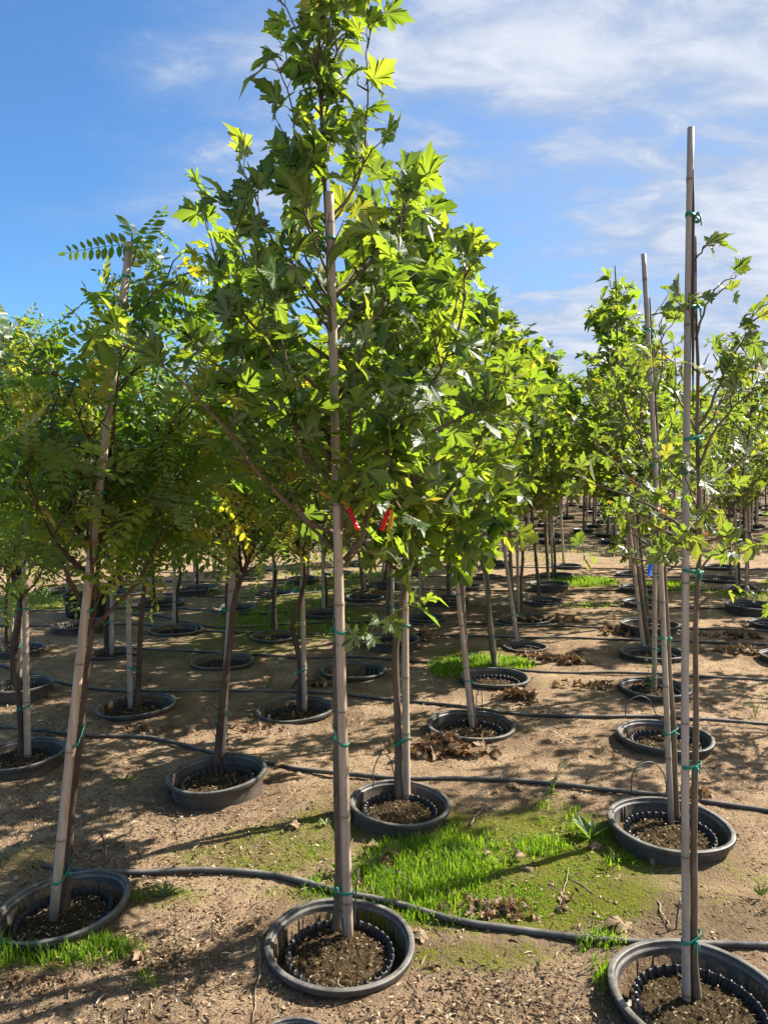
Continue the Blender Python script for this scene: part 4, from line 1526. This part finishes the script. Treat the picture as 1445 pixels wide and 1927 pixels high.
# ------------------------------------------------------------------ hoses and drip tubes
HOSES = [
 ('thick black hose running across the front, behind the front three pots', .0125, [(-40, 1608), (60, 1628), (115, 1640), (250, 1648), (370, 1643), (480, 1650), (560, 1664), (640, 1686), (740, 1706), (860, 1738), (960, 1755), (1100, 1774), (1280, 1784), (1480, 1786)]),
 ('black hose behind the high-sided pot and the mossy pot', .0120, [(-40, 1366), (80, 1378), (160, 1387), (270, 1390), (340, 1403), (420, 1424), (500, 1438), (560, 1450), (660, 1462), (760, 1468), (880, 1470), (1010, 1475), (1150, 1492), (1280, 1506), (1480, 1536)]),
 ('black hose passing behind the leaf-heap pot and the third right pot', .0115, [(-40, 1240), (60, 1270), (110, 1285), (190, 1300), (300, 1303), (440, 1303), (600, 1306), (740, 1320), (870, 1332), (960, 1345), (1100, 1353), (1250, 1352), (1480, 1368)]),
 ('black hose beyond the empty pot, with grass on it right of centre', .0110, [(200, 1218), (300, 1224), (380, 1228), (560, 1240), (660, 1238), (800, 1248), (900, 1252), (1000, 1266), (1180, 1270), (1480, 1285)]),
 ('black hose running behind the fifth pot of the right column', .0110, [(-40, 1180), (120, 1180), (260, 1176), (340, 1186), (460, 1192), (640, 1196), (800, 1196), (930, 1200), (1080, 1203), (1180, 1206), (1480, 1218)]),
 ('black hose touching the second pot of the middle diagonal row', .0105, [(240, 1158), (300, 1160), (360, 1174), (440, 1182), (640, 1172), (800, 1174), (960, 1177), (1150, 1183), (1480, 1192)]),
 ('black hose over the mid-distance soil below the raised pot', .0105, [(-40, 1150), (100, 1152), (300, 1144), (480, 1157), (640, 1142), (820, 1140), (1000, 1138), (1180, 1143), (1480, 1150)]),
 ('black hose just behind the raised fifth pot', .0100, [(60, 1115), (240, 1116), (330, 1120), (480, 1126), (640, 1112), (900, 1112), (1080, 1113), (1480, 1114)]),
 ('far black hose before the last pots', .0095, [(250, 1095), (420, 1096), (640, 1088), (900, 1087), (1080, 1088), (1480, 1090)]),
 ('farthest black hose along the dry strip', .0095, [(240, 1076), (420, 1078), (640, 1068), (900, 1069), (1080, 1070), (1480, 1073)]),
]
for lab, r, pix in HOSES:
    P = np.array([on_ground(x, y) for x, y in pix])
    P = smooth_path(P, 9)
    P[:, 2] = [zg(p[0], p[1]) for p in P]
    P[:, 2] += r * .85 + .004 + np.array([.007 * mnoise.noise((p[0] * 2.1, p[1], r * 500)) - .002 for p in P])
    P[:, 1] += np.array([.010 * mnoise.noise((p[0] * 2.3, r * 900, 1)) for p in P])
    # stay outside the pots: where a hose would cut a pot it is pushed round it
    for s in site.values():
        d = P[:, :2] - np.array((s['x'], s['y']))
        dd = np.linalg.norm(d, axis=1)
        lim = .292 * s['s'] + r
        m = (dd < lim) & (dd > 1e-6)
        if s['y'] < 9 and m.any():
            P[m, 1] = s['y'] + np.sqrt(np.maximum(0, lim ** 2 - d[m, 0] ** 2)) * np.where(d[m, 1] >= 0, 1, -1)
    g = Geo()
    tube(g, P, r, 10)
    tag(g.obj('drip_hose', M_HOSE, None, True), lab, 'hose', 'black irrigation hoses')

TUBES = [('P1', [(127, 1635), (142, 1600), (168, 1564), (186, 1564), (198, 1590), (196, 1632)], .0), ('P2', [(667, 1742), (669, 1690), (672, 1650), (676, 1634)], 0),
         ('P4', [(1187, 1490), (1190, 1455), (1207, 1437), (1230, 1436), (1250, 1460), (1254, 1505)], .1), ('P5', [(702, 1482), (704, 1445), (718, 1420), (734, 1428), (744, 1470)], .0),
         ('P6', [(424, 1445), (420, 1420), (388, 1345), (383, 1332), (400, 1326), (424, 1360), (430, 1412)], .1), ('P8', [(1176, 1352), (1178, 1325), (1200, 1310), (1222, 1318), (1236, 1350)], .12),
         ('P3', [(1273, 1785), (1272, 1740), (1277, 1700), (1280, 1690)], .3), ('P7', [(896, 1352), (897, 1310), (905, 1297), (908, 1345)], .05), ('P18', [(225, 1322), (235, 1290), (262, 1280), (282, 1300), (284, 1318)], .1),
         ('P19', [(60, 1370), (80, 1357), (100, 1366), (106, 1382)], .1), ('P24', [(434, 1235), (438, 1200), (440, 1188)], .0)]
for k, pix, dy in TUBES:
    Y0 = site[k]['y'] + dy + .05
    P = smooth_path([at(x, y, Y0 + .02 * i) for i, (x, y) in enumerate(pix)], 6)
    # keep its ends in the soil
    g = Geo()
    tube(g, P, .0032 if k in ('P1', 'P2', 'P3') else .0028, 6)
    tag(g.obj('drip_tube', M_HOSE, None, True), 'thin black drip tube beside the ' + site[k]['ph'], 'drip tube', 'thin drip tubes')

# ------------------------------------------------------------------ ribbons
def ribbon(pix, Y, w, mat, label, tw=.6):
    P = smooth_path([at(x, y, Y - .004 * i) for i, (x, y) in enumerate(pix)], 5)
    T = np.gradient(P, axis=0)
    g = Geo()
    V = []
    n = len(P)
    for i in range(n):
        t = unit(T[i])
        v = unit(np.cross(t, (math.sin(tw * i / n), -1, .25 * math.cos(2.3 * i / n))))
        nn = np.cross(t, v) * .0003
        P[i] = P[i] + nn * (6 * math.sin(2.1 * i))
        V += [P[i] - v * w / 2 - nn, P[i] + v * w / 2 - nn, P[i] + v * w / 2 + nn, P[i] - v * w / 2 + nn]
    F = []
    for i in range(n - 1):
        for a in range(4):
            F.append((i * 4 + a, i * 4 + (a + 1) % 4, i * 4 + 4 + (a + 1) % 4, i * 4 + 4 + a))
    F += [(0, 1, 2, 3), (4 * n - 4, 4 * n - 3, 4 * n - 2, 4 * n - 1)]
    g.add(V, np.array(F))
    tag(g.obj('marker_ribbon', mat, None, False), label, 'ribbon', 'coloured marker ribbons')


Y2, Y1 = site['P2']['y'], site['P1']['y']
ribbon([(602, 925), (612, 931), (630, 938), (648, 944), (655, 952), (650, 957)], Y2 - .030, .014, M_YELLOW, 'yellow ribbon tied round the central cane')
ribbon([(656, 956), (662, 970), (668, 985), (674, 996)], Y2 - .02, .017, M_RED, 'red ribbon hanging right beside the central cane')
ribbon([(735, 958), (728, 968), (722, 985), (718, 998)], Y2 - .06, .016, M_RED, 'red ribbon hanging from the right limb beside a yellow one')
ribbon([(736, 960), (737, 975), (733, 990), (729, 1000)], Y2 - .07, .014, M_YELLOW, 'yellow ribbon hanging from the right limb beside a red one')
ribbon([(151, 1022), (165, 1024), (178, 1028)], Y1 - .03, .028, M_YELLOW, 'yellow ribbon on the leaning left cane')
ribbon([(428, 991), (442, 993), (454, 993), (466, 992)], site['P6']['y'] - .03, .022, M_YELLOW, 'yellow ribbon on the brown trunk left of the centre')
ribbon([(1226, 1050), (1224, 1062), (1221, 1074), (1221, 1084)], site['P4']['y'] - .05, .020, M_BLUE, 'blue ribbon on the right-hand column cane')
ribbon([(1236, 960), (1246, 964), (1251, 972)], site['P4']['y'] - .06, .026, M_ORANGE, 'orange ribbon on the second right-hand cane')
ribbon([(1318, 985), (1328, 992), (1332, 1006)], site['P3']['y'] - .03, .016, M_ORANGE, 'small orange ribbon on the tall right cane')
ribbon([(1371, 902), (1382, 904), (1393, 900)], site['P55']['y'] - .05, .050, M_ORANGE, 'orange ribbon far back at the right')
ribbon([(1192, 896), (1191, 905), (1190, 913)], site['P10']['y'] - .05, .028, M_ORANGE, 'orange ribbon left of the right-hand canes')
ribbon([(984, 946), (992, 948), (999, 946)], site['P47']['y'] - .05, .035, M_ORANGE, 'orange ribbon on a mid-distance trunk of the diagonal row')

# ------------------------------------------------------------------ grass, moss tufts
def in_pot(x, y, m=.29):
    for s in site.values():
        if (x - s['x']) ** 2 + (y - s['y']) ** 2 < (m * s['s']) ** 2: return True
    return False


def blades(g, rr, cx, cy, rx, ry, n, h0, h1, w=.0022, dry=.03, clump=.0):
    cl = [(cx + rx * math.sqrt(rr.random()) * math.cos(a), cy + ry * math.sqrt(rr.random()) * math.sin(a)) for a in [rr.random() * 6.28 for _ in range(max(1, n // 14))]]
    for _ in range(n):
        if rr.random() < clump:
            c = rr.choice(cl)
            x, y = c[0] + rr.gauss(0, .018), c[1] + rr.gauss(0, .018)
        else:
            a, q = rr.random() * 6.28, math.sqrt(rr.random())
            x, y = cx + rx * q * math.cos(a), cy + ry * q * math.sin(a)
        edge = 1 - min(1, ((x - cx) / rx) ** 2 + ((y - cy) / ry) ** 2)
        if rr.random() > .25 + edge * 1.6: continue
        if in_pot(x, y): continue
        h = rr.uniform(h0, h1) * (.55 + .45 * edge)
        z = zg(x, y) - .002
        a = rr.random() * 6.28
        lean = np.array((math.cos(a), math.sin(a), 0)) * h * rr.uniform(.1, .75)
        s = np.array((-math.sin(a), math.cos(a), 0)) * w * rr.uniform(.6, 1.3)
        p0 = np.array((x, y, z)); p1 = p0 + lean * .3 + (0, 0, h * .55); p2 = p0 + lean + (0, 0, h * rr.uniform(.75, 1.0))
        g.add([p0 - s, p0 + s, p1 + s * .8, p1 - s * .8, p2], [np.array([[0, 1, 2, 3]]), np.array([[3, 2, 4]])], rr.random() * .9 if rr.random() > dry else 1.0)


def build_grass():
    g = Geo(); rr = random.Random(9)
    def P(px, py, rx, ry, n, h0, h1, **k):
        p = gnd(px, py)
        blades(g, rr, p[0], p[1], rx, ry, n, h0, h1, **k)
    P(800, 1628, .27, .29, 2900, .022, .075, clump=.5)
    P(845, 1605, .30, .30, 1200, .02, .07, clump=.85)
    P(790, 1565, .20, .22, 900, .02, .07, clump=.5)
    P(760, 1680, .16, .18, 700, .02, .08, clump=.7)
    P(930, 1605, .22, .18, 380, .02, .07, clump=.95)
    P(1015, 1595, .16, .10, 420, .02, .07, clump=.9)
    P(1040, 1535, .18, .12, 180, .02, .07, clump=.95)
    P(1120, 1565, .20, .12, 200, .02, .08, clump=.95)
    P(870, 1700, .25, .06, 350, .02, .06, clump=.9)
    P(1135, 1780, .10, .05, 220, .03, .09, clump=.9)
    P(1160, 1630, .10, .08, 160, .02, .06, clump=.9)
    P(1140, 1840, .05, .10, 160, .03, .08, clump=.9)
    P(830, 1730, .18, .05, 240, .02, .06, clump=.9)
    P(90, 1793, .30, .07, 800, .02, .09, clump=.7)
    P(10, 1800, .20, .08, 380, .02, .08, clump=.8)
    P(190, 1790, .16, .07, 420, .02, .06, clump=.8)
    P(290, 1690, .18, .05, 260, .02, .05, clump=.8)
    P(610, 1670, .12, .12, 300, .02, .06, clump=.8)
    P(270, 1850, .06, .05, 60, .02, .05, clump=.8)
    P(700, 1640, .10, .25, 500, .02, .06, clump=.7)
    # moss: very short dense growth
    for q in ((830, 1600, .42, .45), (1000, 1600, .5, .32), (1080, 1640, .5, .28), (1100, 1690, .45, .18), (930, 1700, .4, .16), (1180, 1650, .3, .2)):
        P(*q, 3600, .004, .014, w=.0016, clump=.75)
    for q in ((480, 1600, .42, .22), (560, 1570, .3, .2), (900, 1800, .3, .08), (90, 1790, .35, .12)):
        P(*q, 1500, .004, .012, w=.0015, clump=.85)
    P(905, 1248, .46, .30, 3200, .03, .08, w=.004)
    P(850, 1262, .2, .2, 700, .03, .08, w=.004)
    P(560, 1172, 1.0, .8, 1900, .02, .07, w=.004, clump=.7)
    P(480, 1160, .8, .6, 700, .02, .07, w=.004, clump=.7)
    P(570, 1120, 1.0, 1.0, 1300, .02, .07, w=.005, clump=.7)
    P(1095, 1092, .6, .5, 1500, .03, .09, w=.006)
    P(1262, 1104, .45, .5, 800, .03, .08, w=.006)
    P(1420, 1120, .7, .5, 700, .02, .06, w=.006)
    P(80, 1128, .9, .7, 1200, .03, .08, w=.006)
    P(1110, 1138, .5, .25, 300, .02, .06, w=.005)
    P(640, 1085, 1.2, .7, 900, .03, .07, w=.007)
    tag(g.obj('grass', M_GRASS), 'short bright green grass growing in patches between the pots', 'grass', None, 'stuff')
    # straw-coloured strip in front of the far rows
    g = Geo()
    for _ in range(9000):
        y = rr.uniform(13.2, 15.9)
        x = rr.uniform(-.58, .58) * y
        if mnoise.noise((x * .6, y * .6, 3)) < -.05: continue
        blades(g, rr, x, y, .03, .03, 1, .04, .12, w=.008, dry=.8 if mnoise.noise((x * .3, y * .5, 8)) < .25 else .1)
    p = on_ground(30, 1622)
    for _ in range(500):
        a = rr.uniform(-1.2, .6)
        q = p + np.array((rr.gauss(0, .09), rr.gauss(0, .04), rr.uniform(0, .03)))
        d = np.array((math.cos(a), math.sin(a) * .6 - .35, rr.uniform(-.2, .5))) * rr.uniform(.05, .13)
        s = np.array((.0009, .0009, .0006))
        m = q + d * .5 + (0, 0, .018)
        g.add([q - s, q + s, m + s, m - s, q + d], [np.array([[0, 1, 2, 3]]), np.array([[3, 2, 4]])], 1.0)
    tag(g.obj('dry_grass', M_GRASS), 'straw coloured dry grass in a strip and a tuft over the front hose', 'grass', None, 'stuff')


build_grass()


def build_litter():
    rr = random.Random(19)
    g = Geo()
    dens = [(300, 1560, .8, .7, 1.0), (120, 1500, .6, .8, .9), (450, 1500, .5, .5, .7), (330, 1420, .8, .6, .8), (720, 1340, .9, .8, .7), (1010, 1380, .9, .6, .6),
            (1350, 1450, .8, .6, .5), (350, 1780, .5, .3, .7), (950, 1870, .6, .3, .6), (300, 1880, .5, .25, .6), (640, 1900, .5, .2, .5), (1330, 1330, .9, .8, .5), (120, 1330, 1, 1, .7)]
    D = [(gnd(a, b), rx, ry, st) for a, b, rx, ry, st in dens]
    n = 0
    while n < 32000:
        y = 1.75 + 8.5 * rr.random() ** 2.1
        x = rr.uniform(-.56, .56) * y
        q = .22
        for c, rx, ry, st in D:
            q = max(q, st * (1.2 - ((x - c[0]) / rx) ** 2 - ((y - c[1]) / ry) ** 2))
        if rr.random() > q or in_pot(x, y): continue
        n += 1
        l = rr.uniform(.0025, .011) if rr.random() > .10 else rr.uniform(.012, .028)
        w = l * rr.uniform(.15, .5) if l < .012 else rr.uniform(.0010, .0025)
        flake(g, rr, np.array((x, y, zg(x, y) + rr.uniform(.001, .008))), l, w, t=rr.random() ** 1.3 if rr.random() < .7 else rr.random() * .2)
    tag(g.obj('leaf_litter', M_LITTER), 'straw bits and bark chips strewn over the soil', 'litter', None, 'stuff')
    g = Geo()
    for _ in range(9000):
        y = 1.75 + 5.5 * rr.random() ** 1.9
        x = rr.uniform(-.56, .56) * y
        if in_pot(x, y): continue
        r = rr.uniform(.0018, .0055) if rr.random() > .05 else rr.uniform(.006, .011)
        c = np.array((x, y, zg(x, y) + r * .3))
        V = np.array([(1, 0, 0), (-1, 0, 0), (0, 1, 0), (0, -1, 0), (0, 0, .8), (0, 0, -.8), (.6, .6, .4), (-.6, .5, .45), (.5, -.6, .4), (-.6, -.6, .35)], float)
        V = V * np.array([[rr.uniform(.7, 1.2)] for _ in V]) * r
        F = [(0, 6, 4), (6, 2, 4), (2, 7, 4), (7, 1, 4), (1, 9, 4), (9, 3, 4), (3, 8, 4), (8, 0, 4), (0, 5, 2), (2, 5, 1), (1, 5, 3), (3, 5, 0), (0, 2, 6), (2, 1, 7), (1, 3, 9), (3, 0, 8)]
        g.add(c + V, np.array(F), rr.random())
    tag(g.obj('soil_clods', M_CLOD), 'crumbs and small clods of dry soil', 'soil', None, 'stuff')


build_litter()

# ------------------------------------------------------------------ dead leaves: heaps and single ones
def curled(seed):
    rr = random.Random(seed)
    V, F, U = leaf_template(HALF, seed)
    V = V.copy()
    c = rr.uniform(1.3, 3.2)
    x, y = V[:, 0].copy(), V[:, 1].copy()
    V[:, 0] = np.sin(x * c) / c
    V[:, 2] = (1 - np.cos(x * c)) / c * rr.choice((-1, 1)) + .22 * np.sin(y * rr.uniform(2, 5)) + .08 * np.sin(9 * x + 7 * y)
    return V, F, U


T_DEAD = [curled(900 + s) for s in range(7)]


def heap(px, py, rx, ry, n, size, label, h=.04):
    rr = random.Random(px * 7 + py)
    p = on_ground(px, py)
    g = Geo()
    for _ in range(n):
        a, q = rr.random() * 6.28, (rr.random() ** .7 if rr.random() < .72 else rr.uniform(.9, 2.0))
        c = np.array((rx * q * math.cos(a), ry * q * math.sin(a), .008 + h * max(0, 1 - q) * rr.random()))
        put_leaf(g, rr.choice(T_DEAD), c, rv(rr) * (1, 1, .35), rv(rr) * .6 + (0, 0, 1), size * rr.uniform(.6, 1.2), rr.random())
    if size < .04:
        tag(g.obj('leaf_scatter', M_DEAD, None, False, p), label, 'leaves', None, 'stuff')
    else:
        tag(g.obj('leaf_pile', M_DEAD, None, False, p), label, 'leaf pile', 'heaps of dead leaves')


heap(832, 1412, .16, .08, 85, .085, 'big heap of curled brown leaves left of the leaf-heap pot', .05)
heap(975, 1315, .10, .06, 34, .085, 'heap of brown leaves right of centre below a grass strip')
heap(1080, 1247, .12, .06, 30, .085, 'heap of dead leaves lying over the hose between two rows')
heap(1130, 1295, .16, .07, 30, .06, 'thin scatter of dark reddish leaves left of the fourth right pot', .02)
heap(1180, 1190, .16, .10, 46, .08, 'leaf heap beside the fifth pot of the right column')
heap(1390, 1200, .17, .08, 42, .08, 'leaf heap at the right behind the tall cane')
heap(1385, 1228, .16, .07, 30, .08, 'second leaf heap at the right, nearer to the hose')
heap(1020, 1240, .14, .08, 34, .08, 'leaf heap behind the pale grass strip pot')
heap(1045, 1168, .2, .12, 34, .08, 'leaf heap right of the third diagonal pot')
heap(800, 1202, .14, .10, 36, .08, 'leaf heap right of the sprig pot')
heap(705, 1120, .2, .15, 32, .08, 'leaf heap right of the crooked trunk pot')
heap(600, 1290, .13, .07, 26, .075, 'orange brown leaves left of the central cane')
heap(935, 1713, .13, .06, 60, .035, 'dark crumbled leaves along the front hose under the grass', .02)
heap(730, 1610, .06, .10, 20, .05, 'crumbled leaves right of the central cane', .02)
heap(1310, 1505, .05, .05, 16, .06, 'small dark leaf clump beside the second right pot')
heap(270, 1376, .18, .05, 50, .030, 'reddish brown leaflets scattered by the second hose', .01)
heap(470, 1372, .12, .06, 60, .026, 'rust red leaflets right of the brown trunk', .01)
heap(50, 1855, .14, .05, 130, .018, 'reddish creeping weed patch at the left bottom', .008)
fl = random.Random(4)
single = [curled(950 + s) for s in range(4)]
smesh = []
for V, F, U in single:
    g = Geo(); g.add(V, F, .75, U); smesh.append(g.mesh('fallen_leaf', M_DEAD, False))
for px, py in ((715, 1553), (965, 1620), (1112, 1598), (905, 1618), (640, 1590), (935, 1488), (1010, 1500), (1085, 1500), (918, 1524), (265, 1800), (800, 1772), (480, 1745), (345, 1785), (180, 1600), (240, 1606), (515, 1445), (555, 1460),
               (360, 1380), (960, 1478), (745, 1590), (1180, 1750), (1150, 1510), (1340, 1500), (1230, 1620), (30, 1660), (560, 1560), (1000, 1640), (845, 1520), (1125, 1420), (1060, 1700)):
    p = on_ground(px, py)
    o = tag(link('fallen_leaf', fl.choice(smesh), None, (p[0], p[1], p[2] + .012)), 'single curled tan leaf fallen on the ground', 'leaf', 'single fallen leaves')
    o.scale = (fl.uniform(.04, .075),) * 3
    o.rotation_euler = (fl.uniform(-.5, .5), fl.uniform(-.5, .5), fl.random() * 6.28)

# ------------------------------------------------------------------ sticks and weeds
for pix, r, lab in (([(882, 1556), (898, 1536), (917, 1516)], .006, 'pale straight stick lying at the back of the grass'),
                    ([(487, 1770), (489, 1825), (483, 1870), (478, 1930)], .0045, 'long thin twig left of the front centre pot'),
                    ([(1052, 1706), (1063, 1672), (1069, 1635)], .004, 'brown twig lying upright on the moss'),
                    ([(1069, 1652), (1110, 1680), (1150, 1700)], .003, 'thin twig branching off across the moss'),
                    ([(565, 1680), (590, 1670), (618, 1660)], .005, 'pale twig behind the front centre pot by the hose'),
                    ([(1238, 1700), (1248, 1730), (1264, 1752)], .005, 'pinkish stick left of the tall right cane'),
                    ([(480, 1560), (520, 1525), (556, 1490)], .003, 'thin bent twig on bare soil left of the central cane'),
                    ([(1160, 1745), (1200, 1760), (1240, 1775)], .003, 'thin stick along the front hose'),
                    ([(1085, 1840), (1125, 1818), (1165, 1805)], .0035, 'twig left of the bottom right pot'),
                    ([(640, 1880), (700, 1872), (730, 1850)], .0025, 'thin straw under the front centre pot'),
                    ([(410, 1720), (425, 1735), (432, 1745)], .004, 'short dark stick on the soil left of the front centre pot')):
    P = smooth_path([on_ground(x, y) + (0, 0, r + .004) for x, y in pix], 4)
    P += np.array([.0035 * rv(fl) * (1, 1, .2) for _ in P])
    g = Geo(); tube(g, P, np.linspace(r * .75, r * .35, len(P)), 6)
    tag(g.obj('fallen_twig', M_STICK, None, True), lab, 'twig', 'fallen twigs')


def weed(px, py, h, n, label, flowers=0, broad=False, seed=1):
    rr = random.Random(seed)
    p = on_ground(px, py)
    e = empty('weed', p, label, 'weed', 'small weeds')
    g, f, w = Geo(), Geo(), Geo()
    for j in range(n):
        a = rr.random() * 6.28
        d = np.array((math.cos(a), math.sin(a), 0))
        hh = h * rr.uniform(.6, 1)
        if broad:
            put_leaf(f, T_BLADE, np.zeros(3) + (0, 0, .004), d + (0, 0, rr.uniform(.3, 1.2)), np.array((0, 0, 1)) - d * .3, h * rr.uniform(.7, 1.1), rr.random())
            continue
        q = [np.zeros(3), d * hh * .12 + (0, 0, hh * .5), d * hh * rr.uniform(.25, .5) + (0, 0, hh)]
        q = smooth_path(q, 4)
        tube(g, q, np.linspace(.0016, .0008, len(q)), 4)
        for m in range(6):
            c = q[rr.randrange(1, len(q))]
            put_leaf(f, T_BLADE, c, rv(rr) + (0, 0, .4), rv(rr) + (0, 0, 1), h * rr.uniform(.10, .2), rr.random())
        if j < flowers:
            c = q[-1]
            for m in range(12):
                put_leaf(w, T_BLADE, c, rv(rr), rv(rr), .014, .5)
    if g.n: g.obj('stem', M_WEED, e)
    f.obj('leaves', M_WEED, e)
    if w.n: w.obj('flower', M_WHITE, e)


T_BLADE = (np.array([(0, 0, 0), (.10, .35, .05), (.12, .7, .03), (0, 1, -.08), (-.12, .7, .03), (-.10, .35, .05)]), [np.array([[0, 1, 2, 3], [0, 3, 4, 5]])], np.zeros((6, 3)))
weed(508, 1295, .22, 5, 'thin weed with white seed heads behind the central cane pot row', 3, seed=1)
weed(1035, 1500, .20, 5, 'tall thin weed growing between grass and second hose', 2, seed=2)
weed(1222, 1300, .26, 5, 'white flowering weed in front of the fourth right pot', 3, seed=3)
weed(1110, 1580, .11, 12, 'pale green thistle rosette at the right end of the grass', 0, True, 4)
weed(233, 1472, .075, 7, 'small broad-leaved plant on the shaded soil at the left', 0, True, 5)
weed(640, 1640, .08, 9, 'pale leafy weed left of the central trunk base', 0, True, 6)
weed(1430, 1690, .05, 7, 'tiny green seedling on bare soil at the right edge', 0, True, 7)
weed(615, 1555, .05, 8, 'small pale weed beside the moss left of the central cane', 0, True, 8)
weed(940, 1215, .20, 5, 'weed clump left of the second diagonal pot', 1, seed=9)
weed(1420, 1350, .20, 4, 'thin weed beside the third hose at the right edge', 0, seed=10)
weed(310, 1690, .06, 10, 'low green weed beside the tilted pot and hose', 0, True, 11)
print('leaves', NC, NL, NR, 'far', nfar)
